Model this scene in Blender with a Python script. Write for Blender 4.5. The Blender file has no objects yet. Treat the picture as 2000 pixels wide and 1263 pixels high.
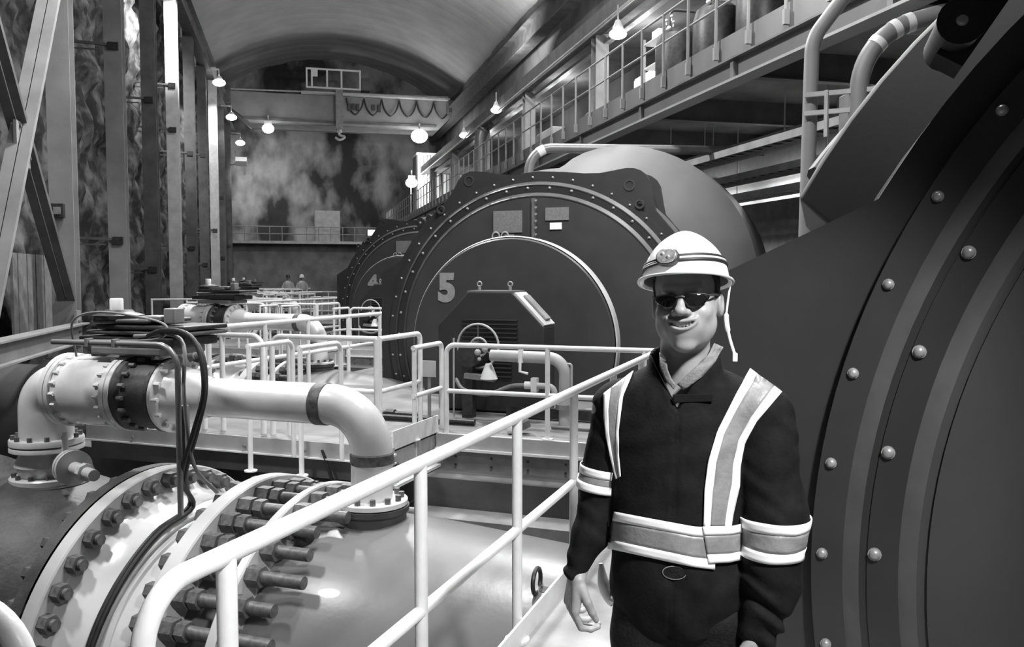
import bpy, bmesh, math, random
import numpy as np
from mathutils import Vector, Matrix, noise
random.seed(7)
R = math.radians
PI = math.pi
SC = bpy.context.scene
COL = SC.collection
EYE = 1.73

# ------------------------------------------------------------------ camera, world, exposure, main lamps
cam_d = bpy.data.cameras.new('camera')
cam_d.sensor_width = 36.0
cam_d.lens = 29.7
cam_d.clip_end = 300
cam = bpy.data.objects.new('camera', cam_d)
COL.objects.link(cam)
cam.location = (0, 0, EYE)
cam.rotation_euler = (R(90 - 3.174), 0, 0)
SC.camera = cam

world = bpy.data.worlds.new('world')
SC.world = world
world.use_nodes = True
bg = world.node_tree.nodes['Background']
bg.inputs[0].default_value = (1, 1, 1, 1)
bg.inputs[1].default_value = 0.05

SC.view_settings.view_transform = 'Standard'
SC.view_settings.look = 'None'
SC.view_settings.gamma = 1.0
SC.view_settings.use_curve_mapping = False
SC.view_settings.exposure = 0.25

# two plan frames share the camera's foot as origin:
#   hall frame  : s runs down the hall, L runs from the left rock wall to the right wall
#   unit frame  : a runs along the generator shafts, b runs along the penstocks (to the right)
AH, AU = R(-14.3), R(19.8)
G = Vector((math.sin(AH), math.cos(AH), 0)); N = Vector((math.cos(AH), -math.sin(AH), 0))
UA = Vector((math.sin(AU), math.cos(AU), 0)); WB = Vector((math.cos(AU), -math.sin(AU), 0))
Z = Vector((0, 0, 1))
PA, PB = 9.15, -6.62                     # from one generating unit to the next


def H(L, s, z):
    return N * L + G * s + Z * z


def U(a, b, z):
    return UA * a + WB * b + Z * z


PITCH = U(PA, PB, 0)


def lamp(name, kind, loc, power, size=None, aim=None, spot=None, blend=0.5, sizey=None):
    d = bpy.data.lights.new(name, kind)
    d.energy = power
    if kind == 'AREA':
        d.size = size
        if sizey:
            d.shape = 'RECTANGLE'; d.size_y = sizey
    else:
        d.shadow_soft_size = size or 0.1
    if kind == 'SPOT':
        d.spot_size = spot; d.spot_blend = blend
    o = bpy.data.objects.new(name, d)
    COL.objects.link(o)
    o.location = loc
    if aim is not None:
        o.rotation_euler = (Vector(aim) - Vector(loc)).to_track_quat('-Z', 'Y').to_euler()
    return o


# unseen lamps without fixtures; some are added to brighten a single thing
lamp('unseen_hall_light', 'AREA', H(-0.8, 18.0, 11.0), 1500, 0.9, H(-0.5, 9.0, 0))
lamp('unseen_hall_light', 'AREA', U(6.2, -2.7, 7.6), 340, 0.6, U(4.6, -3.4, 0))
lamp('unseen_hall_light', 'AREA', H(5.2, 15.5, 12.5), 1100, 1.0, H(4.6, 14, 0))
lamp('unseen_hall_light', 'AREA', H(3.0, 30, 14.0), 900, 1.2, H(3.0, 31, 0))
lamp('unseen_hall_light', 'SPOT', U(0.45, 1.5, 4.0), 1000, 0.2, (.46, 2.1, 1.2), R(42), 0.35)  # spot added to light the man, with no lamp hung there
lamp('unseen_hall_light', 'SPOT', U(3.0, -6.6, 6.0), 1100, 0.4, U(5.0, -5.0, 0.3), R(50), 0.7)  # added to brighten the valve, spool and left pipes
lamp('unseen_hall_light', 'AREA', U(5.2, -0.6, 8.5), 300, 0.6, U(4.6, .4, 2.0))  # added to brighten the near generator's cooler casing
lamp('vault_uplight', 'AREA', H(9.5, 9, 10.5), 450, 1.0, H(4.0, 17, 18))
lamp('vault_uplight', 'AREA', H(10.6, 24, 11.5), 1500, 1.0, H(8.5, 29, 18))
lamp('vault_uplight', 'AREA', H(9.2, 40, 11.8), 520, 1.0, H(9.0, 43, 18))
lamp('unseen_hall_light', 'SPOT', H(3.4, 6.0, 9.0), 3000, 0.5, U(12.2, -3.6, 2.4), R(40), 0.6)  # narrow spot added to brighten generator five alone
lamp('unseen_hall_light', 'AREA', H(5.7, 9.2, 7.6), 220, 0.5, U(12.0, -2.6, 1.6))  # added to brighten the right-hand rims of generator five
lamp('column_floodlight', 'SPOT', H(-3.4, 32.5, 13.2), 6000, 0.2, H(-4.9, 36.5, 11.3), R(44), 0.9)
lamp('rock_floodlight', 'SPOT', H(-5.1, 33.6, 12.6), 2600, 0.2, H(-6.3, 36.6, 11.6), R(50), 0.6)

# ------------------------------------------------------------------ materials
MATS = {}


def mat(name, v, rough=0.5, metal=0.0, var=0.0, scale=6.0, bump=0.0, bscale=40.0, coat=0.0, emit=0.0, spec=0.5,
        v2=None, detail=6.0, lo=0.35, hi=0.65, stretch=None, coord='Object'):
    """neutral procedural material: grey value v mottled with noise towards v2, and a fine bump"""
    if name in MATS:
        return MATS[name]
    m = bpy.data.materials.new(name)
    m.use_nodes = True
    nt = m.node_tree; nd = nt.nodes; b = nd['Principled BSDF']
    b.inputs['Base Color'].default_value = (v, v, v, 1)
    b.inputs['Roughness'].default_value = rough
    b.inputs['Metallic'].default_value = metal
    b.inputs['Specular IOR Level'].default_value = spec
    b.inputs['Coat Weight'].default_value = coat
    if emit:
        b.inputs['Emission Color'].default_value = (1, 1, 1, 1)
        b.inputs['Emission Strength'].default_value = emit
    tc = nd.new('ShaderNodeTexCoord')
    src = tc.outputs[coord]
    if stretch:
        mp = nd.new('ShaderNodeMapping'); mp.inputs['Scale'].default_value = stretch
        nt.links.new(src, mp.inputs[0]); src = mp.outputs[0]
    if var or v2 is not None:
        n = nd.new('ShaderNodeTexNoise'); n.inputs['Scale'].default_value = scale; n.inputs['Detail'].default_value = detail
        nt.links.new(src, n.inputs['Vector'])
        r = nd.new('ShaderNodeValToRGB')
        a = v * (1 - var); c = v2 if v2 is not None else v * (1 + var)
        r.color_ramp.elements[0].position = lo; r.color_ramp.elements[1].position = hi
        r.color_ramp.elements[0].color = (a, a, a, 1); r.color_ramp.elements[1].color = (c, c, c, 1)
        nt.links.new(n.outputs['Fac'], r.inputs[0]); nt.links.new(r.outputs[0], b.inputs['Base Color'])
    if bump:
        n2 = nd.new('ShaderNodeTexNoise'); n2.inputs['Scale'].default_value = bscale; n2.inputs['Detail'].default_value = 4
        nt.links.new(src, n2.inputs['Vector'])
        bp = nd.new('ShaderNodeBump'); bp.inputs['Strength'].default_value = bump; bp.inputs['Distance'].default_value = 0.02
        nt.links.new(n2.outputs['Fac'], bp.inputs['Height']); nt.links.new(bp.outputs[0], b.inputs['Normal'])
    MATS[name] = m
    return m


M_rail = mat('white_rail_paint', 0.78, 0.35, var=0.06, scale=9, bump=0.05, bscale=60)
M_pipe = mat('white_pipe_paint', 0.66, 0.3, var=0.1, scale=4, bump=0.04, bscale=30, coat=0.2)
M_pen = mat('pale_penstock_paint', 0.16, 0.33, var=0.1, scale=1.6, bump=0.05, bscale=20, coat=0.15)
M_penr = mat('pale_flange_paint', 0.5, 0.35, var=0.12, scale=2, bump=0.05, bscale=20)
M_penw = mat('glossy_white_penstock_paint', 0.62, 0.24, var=0.1, scale=2.4, bump=0.04, bscale=14, coat=0.3)
M_gen = mat('dark_generator_paint', 0.022, 0.45, var=0.12, scale=3, bump=0.01, bscale=90)
M_genring = mat('generator_flange_paint', 0.019, 0.4, var=0.1, scale=3, bump=0.01, bscale=80)
M_gencover = mat('generator_cover_paint', 0.034, 0.45, var=0.1, scale=3, bump=0.012, bscale=90)
M_chamf = mat('lit_edge_paint', 0.11, 0.4, var=0.12, scale=6, bump=0.03)  # paler than the plates: light caught by the rims put into the colour
M_barrel = mat('generator_barrel_paint', 0.075, 0.6, var=0.1, scale=2, bump=0.012, bscale=50)
M_boltg = mat('bright_bolt_steel', 0.3, 0.35, 0.3, var=0.15, scale=40)
M_bolt = mat('dull_bolt_steel', 0.12, 0.5, 0.2, var=0.3, scale=25, bump=0.1)
M_dark = mat('black_machine_steel', 0.025, 0.45, var=0.4, scale=12, bump=0.1)
M_valve = mat('dark_casting', 0.05, 0.55, var=0.35, scale=5, bump=0.15, bscale=30)
M_band = mat('rusty_weld_band', 0.1, 0.7, var=0.5, scale=14, bump=0.2, bscale=60)
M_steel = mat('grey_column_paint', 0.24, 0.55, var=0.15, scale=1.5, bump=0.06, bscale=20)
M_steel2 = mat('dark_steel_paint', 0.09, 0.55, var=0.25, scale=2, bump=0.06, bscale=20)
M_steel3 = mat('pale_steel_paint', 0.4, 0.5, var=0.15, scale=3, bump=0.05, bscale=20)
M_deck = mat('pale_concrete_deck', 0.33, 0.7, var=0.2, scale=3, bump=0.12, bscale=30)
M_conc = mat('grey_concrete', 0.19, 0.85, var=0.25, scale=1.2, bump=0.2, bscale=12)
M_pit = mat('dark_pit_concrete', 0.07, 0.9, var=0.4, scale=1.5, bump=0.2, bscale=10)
M_rock = mat('blasted_rock', 0.02, 0.9, v2=0.17, scale=1.7, detail=14, lo=0.42, hi=0.68, bump=1.0, bscale=7)
M_rockend = mat('streaked_rock', 0.035, 0.9, v2=0.34, scale=0.42, detail=14, lo=0.43, hi=0.64, bump=0.8, bscale=4,
                stretch=(1, 1, 0.6))
M_vault = mat('vault_concrete', 0.4, 0.85, var=0.1, scale=0.6, bump=0.15, bscale=6)
M_rwall = mat('dark_rock_concrete', 0.1, 0.9, v2=0.2, scale=0.5, detail=8, bump=0.3, bscale=3)
M_gal = mat('gallery_steel_paint', 0.11, 0.5, var=0.12, scale=1.2, bump=0.05, bscale=15)
M_galf = mat('gallery_flange_paint', 0.22, 0.5, var=0.12, scale=1.2, bump=0.05, bscale=15)
M_galrail = mat('gallery_rail_paint', 0.26, 0.45, var=0.1, scale=5)
M_lens = mat('lit_lamp_glass', 0.9, 0.4, emit=14.0)
M_tube = mat('lit_tube_glass', 0.9, 0.4, emit=4.0)
M_white = mat('white_sheet_steel', 0.8, 0.45, var=0.05, scale=6)
M_black = mat('black_rubber', 0.012, 0.55, var=0.3, scale=20)
M_grey = mat('mid_grey_paint', 0.2, 0.5, var=0.2, scale=5, bump=0.05)
M_num = mat('pale_numeral_paint', 0.22, 0.6, var=0.1, scale=15)
M_plate = mat('engraved_plate', 0.17, 0.5, 0.2, var=0.15, scale=30)
M_duct = mat('galvanised_duct', 0.2, 0.38, 0.35, var=0.12, scale=5, bump=0.05)


# ------------------------------------------------------------------ mesh builder
def basis(d):
    d = Vector(d).normalized()
    x = d.orthogonal().normalized() if abs(d.z) > 0.99 else d.cross(Z).normalized()
    y = d.cross(x).normalized()
    return x, y, d


class MB:
    def __init__(s):
        s.v = []; s.f = []

    def add(s, vs, fs):
        o = len(s.v)
        s.v += [Vector(p) for p in vs]
        s.f += [[i + o for i in f] for f in fs]
        return s

    def box(s, c, size, ax=None):
        c = Vector(c); X, Y_, Z_ = ax if ax else (Vector((1, 0, 0)), Vector((0, 1, 0)), Z)
        p = []
        for k in (-1, 1):
            for j in (-1, 1):
                for i in (-1, 1):
                    p.append(c + X * (i * size[0] / 2) + Y_ * (j * size[1] / 2) + Z_ * (k * size[2] / 2))
        return s.add(p, [[0, 2, 3, 1], [4, 5, 7, 6], [0, 1, 5, 4], [2, 6, 7, 3], [0, 4, 6, 2], [1, 3, 7, 5]])

    def bar(s, p0, p1, wd, ht, side=None):
        """square bar from p0 to p1; wd along side, ht along the third axis"""
        p0, p1 = Vector(p0), Vector(p1); d = (p1 - p0); l = d.length; d.normalize()
        x = Vector(side) if side is not None else (d.cross(Z) if abs(d.z) < .99 else d.orthogonal())
        x = (x - d * x.dot(d)).normalized(); y = d.cross(x)
        return s.box((p0 + p1) / 2, (wd, ht, l), (x, y, d))

    def cyl(s, p0, p1, r0, r1=None, n=20, caps=True):
        p0, p1 = Vector(p0), Vector(p1); r1 = r0 if r1 is None else r1
        x, y, d = basis(p1 - p0)
        vs = []
        for p, r in ((p0, r0), (p1, r1)):
            vs += [p + x * (r * math.cos(2 * PI * i / n)) + y * (r * math.sin(2 * PI * i / n)) for i in range(n)]
        fs = [[i, (i + 1) % n, n + (i + 1) % n, n + i] for i in range(n)]
        if caps:
            fs += [list(range(n - 1, -1, -1)), list(range(n, 2 * n))]
        return s.add(vs, fs)

    def lathe(s, prof, origin, axis, n=48, cap0=False, cap1=False, closed=False):
        """prof: (radius, distance along axis)"""
        x, y, d = basis(axis); o = Vector(origin); vs = []; m = len(prof)
        for r, h in prof:
            vs += [o + d * h + x * (r * math.cos(2 * PI * i / n)) + y * (r * math.sin(2 * PI * i / n)) for i in range(n)]
        fs = []
        for k in range(m if closed else m - 1):
            k2 = (k + 1) % m
            fs += [[k * n + i, k * n + (i + 1) % n, k2 * n + (i + 1) % n, k2 * n + i] for i in range(n)]
        if cap0: fs.append(list(range(n - 1, -1, -1)))
        if cap1: fs.append([(m - 1) * n + i for i in range(n)])
        return s.add(vs, fs)

    def tube(s, pts, r, n=10, caps=True, closed=False):
        pts = [Vector(p) for p in pts]; m = len(pts)
        tang = []
        for i in range(m):
            a = pts[(i - 1) % m] if (closed or i > 0) else pts[i]
            b = pts[(i + 1) % m] if (closed or i < m - 1) else pts[i]
            tang.append((b - a).normalized())
        x, y, _ = basis(tang[0]); vs = []
        for i in range(m):
            if i:
                q = tang[i - 1].rotation_difference(tang[i]); x = q @ x
                x = (x - tang[i] * x.dot(tang[i])).normalized()
            y = tang[i].cross(x)
            rr = r[i] if isinstance(r, (list, tuple)) else r
            vs += [pts[i] + x * (rr * math.cos(2 * PI * k / n)) + y * (rr * math.sin(2 * PI * k / n)) for k in range(n)]
        fs = []
        for i in range(m if closed else m - 1):
            j = (i + 1) % m
            fs += [[i * n + k, i * n + (k + 1) % n, j * n + (k + 1) % n, j * n + k] for k in range(n)]
        if caps and not closed:
            fs += [list(range(n - 1, -1, -1)), [(m - 1) * n + k for k in range(n)]]
        return s.add(vs, fs)

    def prism(s, poly, o, X, Y_, D, d):
        """polygon (in X,Y_ at o) pushed d along D"""
        o = Vector(o); n = len(poly)
        a = [o + X * p[0] + Y_ * p[1] for p in poly]; b = [p + D * d for p in a]
        fs = [[i, (i + 1) % n, n + (i + 1) % n, n + i] for i in range(n)]
        fs += [list(range(n - 1, -1, -1)), list(range(n, 2 * n))]
        return s.add(a + b, fs)

    def sphere(s, c, r, n=16, m=10, sc=(1, 1, 1), ax=None):
        c = Vector(c); X, Y_, Z_ = ax if ax else (Vector((1, 0, 0)), Vector((0, 1, 0)), Z)
        vs = [c + Z_ * (r * sc[2])]
        for j in range(1, m):
            t = PI * j / m
            for i in range(n):
                p = 2 * PI * i / n
                vs.append(c + X * (r * sc[0] * math.sin(t) * math.cos(p)) + Y_ * (r * sc[1] * math.sin(t) * math.sin(p)) + Z_ * (r * sc[2] * math.cos(t)))
        vs.append(c - Z_ * (r * sc[2]))
        fs = [[0, 1 + i, 1 + (i + 1) % n] for i in range(n)]
        for j in range(m - 2):
            fs += [[1 + j * n + i, 1 + (j + 1) * n + i, 1 + (j + 1) * n + (i + 1) % n, 1 + j * n + (i + 1) % n] for i in range(n)]
        l = len(vs) - 1; b0 = 1 + (m - 2) * n
        fs += [[l, b0 + (i + 1) % n, b0 + i] for i in range(n)]
        return s.add(vs, fs)

    def build(s, name, m, parent=None, smooth=0.6, origin=None, bevel=0.0):
        root = parent
        while root is not None and root.parent is not None:
            root = root.parent
        org = root.location.copy() if root is not None else Vector(origin) if origin is not None else Vector((0, 0, 0))
        me = bpy.data.meshes.new(name)
        me.from_pydata([tuple(p - org) for p in s.v], [], s.f)
        bm = bmesh.new(); bm.from_mesh(me)
        bmesh.ops.recalc_face_normals(bm, faces=bm.faces)
        bm.to_mesh(me); bm.free()
        if m is not None: me.materials.append(m)
        if smooth:
            me.shade_smooth(); me.set_sharp_from_angle(angle=smooth)
        o = bpy.data.objects.new(name, me); COL.objects.link(o)
        if parent is not None: o.parent = parent
        else: o.location = org
        if bevel:
            bv = o.modifiers.new('bevel', 'BEVEL'); bv.width = bevel; bv.segments = 2; bv.limit_method = 'ANGLE'; bv.angle_limit = R(40)
        return o


def tag(o, label=None, cat=None, group=None, kind=None):
    if label: o['label'] = label
    if cat: o['category'] = cat
    if group: o['group'] = group
    if kind: o['kind'] = kind
    return o


def thing(name, loc, label, cat, group=None):
    o = bpy.data.objects.new(name, None); o.empty_display_size = 0.2
    COL.objects.link(o); o.location = loc
    return tag(o, label, cat, group)


def struct(o):
    o['kind'] = 'structure'; return o


def copy_tree(o, off=(0, 0, 0), label=None, parent=None):
    c = o.copy(); COL.objects.link(c)
    if parent is not None: c.parent = parent
    else: c.location = Vector(o.location) + Vector(off)
    if label: c['label'] = label
    for ch in list(KIDS.get(o.name, ())):
        copy_tree(ch, parent=c)
    return c


KIDS = {}


def index_kids():
    KIDS.clear()
    for o in COL.objects:
        if o.parent is not None: KIDS.setdefault(o.parent.name, []).append(o)


def inst(src, name, parent, off):
    """another part with the same mesh, moved by off"""
    o = bpy.data.objects.new(name, src.data); COL.objects.link(o); o.parent = parent; o.location = off
    return o


def fillet(pts, r, n=6):
    """polyline with rounded corners"""
    pts = [Vector(p) for p in pts]; out = [pts[0]]
    for i in range(1, len(pts) - 1):
        a, b, c = pts[i - 1], pts[i], pts[i + 1]
        d0 = (a - b).normalized(); d1 = (c - b).normalized()
        ang = d0.angle(d1)
        if ang > PI - 0.02: out.append(b); continue
        t = min(r / math.tan(ang / 2), (a - b).length * .49, (c - b).length * .49); rr = t * math.tan(ang / 2)
        ctr = b + (d0 + d1).normalized() * (rr / math.sin(ang / 2))
        s0 = (b + d0 * t - ctr).normalized(); s1 = (b + d1 * t - ctr).normalized()
        for k in range(n + 1):
            out.append(ctr + s0.slerp(s1, k / n) * rr)
    out.append(pts[-1])
    return out


def spline(pts, k=8):
    """Catmull-Rom through pts"""
    p = [Vector(q) for q in pts]; p = [p[0] * 2 - p[1]] + p + [p[-1] * 2 - p[-2]]; out = []
    for i in range(1, len(p) - 2):
        for j in range(k):
            t = j / k
            out.append(0.5 * ((2 * p[i]) + (p[i + 1] - p[i - 1]) * t + (2 * p[i - 1] - 5 * p[i] + 4 * p[i + 1] - p[i + 2]) * t * t
                              + (3 * p[i] - p[i - 1] - 3 * p[i + 1] + p[i + 2]) * t ** 3))
    out.append(p[-2])
    return out


def nz(x, y, z, oct=4):
    return noise.fractal(Vector((x, y, z)), 0.8, 2.0, oct, noise_basis='PERLIN_ORIGINAL')

# ------------------------------------------------------------------ setting: floors, pits, rock walls, vault
def abox(m, a0, a1, b0, b1, z0, z1):
    return m.box(U((a0 + a1) / 2, (b0 + b1) / 2, (z0 + z1) / 2), (a1 - a0, b1 - b0, z1 - z0), (UA, WB, Z))


fl = MB(); fl2 = MB(); pw = MB()
for k in range(-1, 6):
    a, b = PA * k, PB * k
    abox(fl if k < 1 else fl2, -0.65 + a, 8.5 + a, -1.31 + b, 12.6 + b, -0.38, 0)
    abox(fl2, 8.5 + a, 10.65 + a, -8.7 + b, -7.93 + b, -0.38, 0)
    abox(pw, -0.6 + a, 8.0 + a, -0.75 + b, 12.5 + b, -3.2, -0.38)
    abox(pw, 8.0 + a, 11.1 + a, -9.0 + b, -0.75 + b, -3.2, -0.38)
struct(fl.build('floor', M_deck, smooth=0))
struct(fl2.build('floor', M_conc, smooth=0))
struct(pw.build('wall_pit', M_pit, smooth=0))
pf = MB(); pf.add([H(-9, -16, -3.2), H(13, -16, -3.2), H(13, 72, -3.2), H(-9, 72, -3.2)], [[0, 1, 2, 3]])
struct(pf.build('floor_pit', M_pit, smooth=0))


def rockwall(name, m, P, nu, nv, u0, u1, v0, v1, amp, out, seed, fine=1.0):
    """grid P(u,v) pushed along out by broken fractal noise"""
    vs = []; fs = []
    for j in range(nv + 1):
        for i in range(nu + 1):
            u = u0 + (u1 - u0) * i / nu; v = v0 + (v1 - v0) * j / nv
            d = nz(u * .45 * fine + seed, v * .45 * fine, seed, 5)
            e = abs(nz(u * 1.1 * fine + seed * 2, v * .8 * fine + d, seed + 4, 4)); c = noise.voronoi(Vector((u * .6 * fine + d * .3, v * .5 * fine, seed)))[0]
            vs.append(P(u, v) + out * (amp * (d * .8 - e * .5 + (c[1] - c[0]) * .7)))
    w = nu + 1
    for j in range(nv):
        for i in range(nu):
            fs.append([j * w + i, j * w + i + 1, (j + 1) * w + i + 1, (j + 1) * w + i])
    b = MB(); b.add(vs, fs)
    return struct(b.build(name, m, smooth=1.2))


rockwall('wall_left', M_rock, lambda s, z: H(-6.3, s, z), 400, 92, -15, 71, -3.3, 15.6, 0.55, N, 3.1)
rockwall('wall_right', M_rwall, lambda s, z: H(11.95, s, z), 170, 40, -15, 71, -3.3, 15.6, 0.12, -N, 8.4)
rockwall('wall_end', M_rockend, lambda L, z: H(L, 70.2, z), 96, 84, -7, 13, -3.3, 19.2, 0.8, -G, 5.7, 0.45)
bw = MB(); bw.box(H(3, -14.6, 8), (20, .4, 24), (N, G, Z)); struct(bw.build('wall_back', M_rwall, smooth=0))
# concrete lower end wall under the balcony
lw = MB(); lw.box(H(3.2, 68.2, 0.35), (16.6, 1.6, 8.1), (N, G, Z)); struct(lw.build('wall_end_lower', M_conc, smooth=0))

# concrete vault with shallow casting joints
L0, L1, HS, HA = -6.6, 12.3, 15.55, 19.0
half = (L1 - L0) / 2; rise = HA - HS; RV = (half * half + rise * rise) / (2 * rise); phi = math.asin(half / RV)
vs = []; fs = []; ns = 48; rows = []
s = -15.0
while s < 71:
    for ds, inset in ((0.0, 0.0), (1.16, 0.0), (1.18, 0.004), (1.26, 0.004), (1.28, 0.0)):
        rows.append((s + ds, inset))
    s += 1.3
for s_, ins in rows:
    for i in range(ns + 1):
        t = -phi + 2 * phi * i / ns
        vs.append(H((L0 + L1) / 2 + (RV + ins) * math.sin(t), s_, HA - RV + (RV + ins) * math.cos(t)))
for j in range(len(rows) - 1):
    for i in range(ns):
        fs.append([j * (ns + 1) + i, j * (ns + 1) + i + 1, (j + 1) * (ns + 1) + i + 1, (j + 1) * (ns + 1) + i])
b = MB(); b.add(vs, fs); struct(b.build('ceiling', M_vault, smooth=0.4))

# ------------------------------------------------------------------ left wall steel: columns, runway beam, bracing
LC = -4.75


def h_section(m, L, s, z0, z1, w=.46, d=.42, tf=.03, tw=.02):
    """H column: flanges face up and down the hall"""
    zc, h = (z0 + z1) / 2, z1 - z0
    m.box(H(L, s - d / 2, zc), (w, tf, h), (N, G, Z)); m.box(H(L, s + d / 2, zc), (w, tf, h), (N, G, Z))
    m.box(H(L, s, zc), (tw, d - tf, h), (N, G, Z))
    return m


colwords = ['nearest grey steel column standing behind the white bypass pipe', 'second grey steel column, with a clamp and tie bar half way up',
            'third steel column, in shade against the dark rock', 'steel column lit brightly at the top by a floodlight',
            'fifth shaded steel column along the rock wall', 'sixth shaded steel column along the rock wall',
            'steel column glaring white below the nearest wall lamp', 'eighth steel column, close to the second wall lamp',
            'last steel column of the row, close to the end wall']
COLS = []
for k in range(9):
    s = 19.8 + 5.7 * k - (2.4 if k == 6 else 0)
    t = thing('steel_column', H(LC, s, 0), colwords[k], 'column', 'steel columns along the rock wall')
    lc = LC if k != 6 else LC + .25
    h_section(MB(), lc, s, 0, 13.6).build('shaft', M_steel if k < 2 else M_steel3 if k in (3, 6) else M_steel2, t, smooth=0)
    bp = MB(); bp.box(H(lc, s, .02), (.7, .7, .04), (N, G, Z)); bp.build('base_plate', M_steel2, t, smooth=0)
    for z in ((), (2.75, 8.0), (2.0, 7.7), (7.65, 9.4), (3.1, 7.5), (2.4, 8.2), (4.4,), (3.0, 7.0), (4.0,))[k]:
        tb = MB(); tb.bar(H(lc - .05, s - .26, z), H(-6.1, s - .26, z + .05), .07, .07); tb.bar(H(lc - .3, s - .26, z - .14), H(-6.1, s - .26, z - .14), .04, .04)
        tb.build('tie_bar', M_steel2, t, smooth=0)
        cl = MB(); cl.box(H(lc + .02, s - .27, z - .03), (.26, .1, .2), (N, G, Z)); cl.build('clamp', M_dark, t, smooth=0)
    COLS.append(t)
# small junction box on the first column's near flange
t = thing('junction_box', H(LC - .05, 19.56, 3.1), 'small dark electrical box fixed on the nearest steel column', 'box')
m = MB(); m.box(H(LC - .05, 19.5, 3.1), (.26, .12, .3), (N, G, Z)); m.build('case', M_dark, t, bevel=.015, smooth=0)
m = MB(); m.box(H(LC - .05, 19.43, 3.1), (.14, .03, .15), (N, G, Z)); m.build('cover', M_grey, t, smooth=0)

rb = MB()
rb.box(H(-4.6, 27, 13.95), (.5, 88, .06), (N, G, Z)); rb.box(H(-4.6, 27, 12.9), (.5, 88, .06), (N, G, Z)); rb.box(H(-4.6, 27, 13.4), (.08, 88, 1.05), (N, G, Z))
t = thing('crane_runway_beam', H(-4.6, 27, 12.9), 'long dark steel crane beam running along the tops of the left columns', 'beam')
rb.build('girder', M_steel2, t, smooth=0)
m = MB(); m.box(H(-4.5, 27, 14.03), (.1, 88, .1), (N, G, Z)); m.build('crane_rail', M_steel3, t, smooth=0)
rb = MB()
rb.box(H(11.1, 27, 13.9), (.6, 88, .06), (N, G, Z)); rb.box(H(11.1, 27, 12.9), (.6, 88, .06), (N, G, Z)); rb.box(H(11.1, 27, 13.4), (.08, 88, 1.0), (N, G, Z))
t = thing('crane_runway_beam', H(11.1, 27, 12.9), 'long dark steel crane beam high on the right wall over the gallery', 'beam')
rb.build('girder', M_steel2, t, smooth=0)
m = MB(); m.box(H(10.95, 27, 13.98), (.1, 88, .1), (N, G, Z)); m.build('crane_rail', M_steel3, t, smooth=0)


def double_angle(p0, p1, name, root, m, wd=.5, gap=.04, th=.1):
    """brace of two flat limbs with a slot between them"""
    b = MB(); p0, p1 = Vector(p0), Vector(p1); d = (p1 - p0).normalized(); q = N.cross(d).normalized()
    for sgn in (-1, 1):
        o = N * (sgn * (wd / 4 + gap / 2))
        b.bar(p0 + o, p1 + o, wd / 2, th, side=N)
    return b.build(name, m, root, smooth=0)


t = thing('cross_brace', H(LC + .1, 17.0, .6), 'big grey steel cross bracing between columns at the left edge', 'brace')
double_angle(H(LC + .05, 19.6, 1.25), H(LC + .05, 13.9, 7.4), 'diagonal', t, M_steel2, .30, .03)
double_angle(H(LC + .15, 19.6, 8.75), H(LC + .15, 13.9, .35), 'diagonal', t, M_steel, .36, .02)
m = MB(); m.box(H(LC + .1, 16.7, 4.05), (.05, .75, .75), (N, G, Z)); m.build('gusset_plate', M_steel, t, smooth=0)
for i in range(4):
    m = MB(); m.cyl(H(LC + .1, 16.5 + .5 * (i % 2), 3.85 + .5 * (i // 2)), H(LC + .16, 16.5 + .5 * (i % 2), 3.85 + .5 * (i // 2)), .035, n=6)
    m.build('bolt', M_bolt, t, smooth=0)
t = thing('strut_beam', H(LC + .1, 17.0, .2), 'grey horizontal steel beam low at the left edge under the cross bracing', 'beam')
m = MB()
for z, hh in ((.38, .03), (.74, .03)): m.box(H(LC + .3, 16.8, z), (.34, 5.7, hh), (N, G, Z))
m.box(H(LC + .3, 16.8, .56), (.03, 5.7, .36), (N, G, Z)); m.build('web', M_steel, t, smooth=0)
m = MB(); m.box(H(LC + .28, 19.45, .62), (.05, .35, .8), (N, G, Z)); m.build('gusset_plate', M_steel, t, smooth=0)
for i in range(6):
    m = MB(); p = H(LC + .31, 19.4 + .12 * (i % 2), .35 + .22 * (i // 2)); m.cyl(p, p + N * .04, .025, n=6); m.build('bolt', M_bolt, t, smooth=0)
# column just out of the frame that carries the other end of the bracing
t = thing('steel_column', H(LC, 14.1, 0), 'steel column at the far left edge carrying the cross bracing', 'column', 'steel columns along the rock wall')
h_section(MB(), LC, 14.0, 0, 13.6).build('shaft', M_steel, t, smooth=0)
# corrugated sheet leaning by the rock behind the first column
t = thing('corrugated_screen', H(-5.3, 21.5, 0), 'low grey ribbed sheet screen between the rock and nearest column', 'screen')
for i in range(16):
    m = MB(); m.box(H(-5.4, 18.6 + .3 * i, 1.2), (.05 + .03 * (i % 2), .28, 2.0), (N, G, Z)); m.build('panel', M_grey, t, smooth=0)


# ------------------------------------------------------------------ lamps that show in the photograph
def dome_lamp(p, label, r=.28, power=0, stem=.5, group='dome lamps'):
    p = Vector(p)
    t = thing('dome_lamp', p, label, 'lamp', group)
    m = MB(); m.cyl(p + Z * .3, p + Z * (.3 + stem), .025, n=8); m.build('stem', M_steel3, t)
    m = MB(); m.lathe([(.07, .34), (r * .35, .3), (r * .6, .16), (r * .62, .10), (r * .55, .10)], p, Z, 20); m.build('shade', M_white, t)
    m = MB(); m.sphere(p - Z * .03, r, 16, 10, (1, 1, .55)); m.build('lens', M_lens, t)
    if power: lamp('dome_lamp_glow', 'SPOT', p - Z * (r * .5 + .05), power * 1.6, r * .5, p - Z * 5, R(155), .5)
    return t


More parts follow.
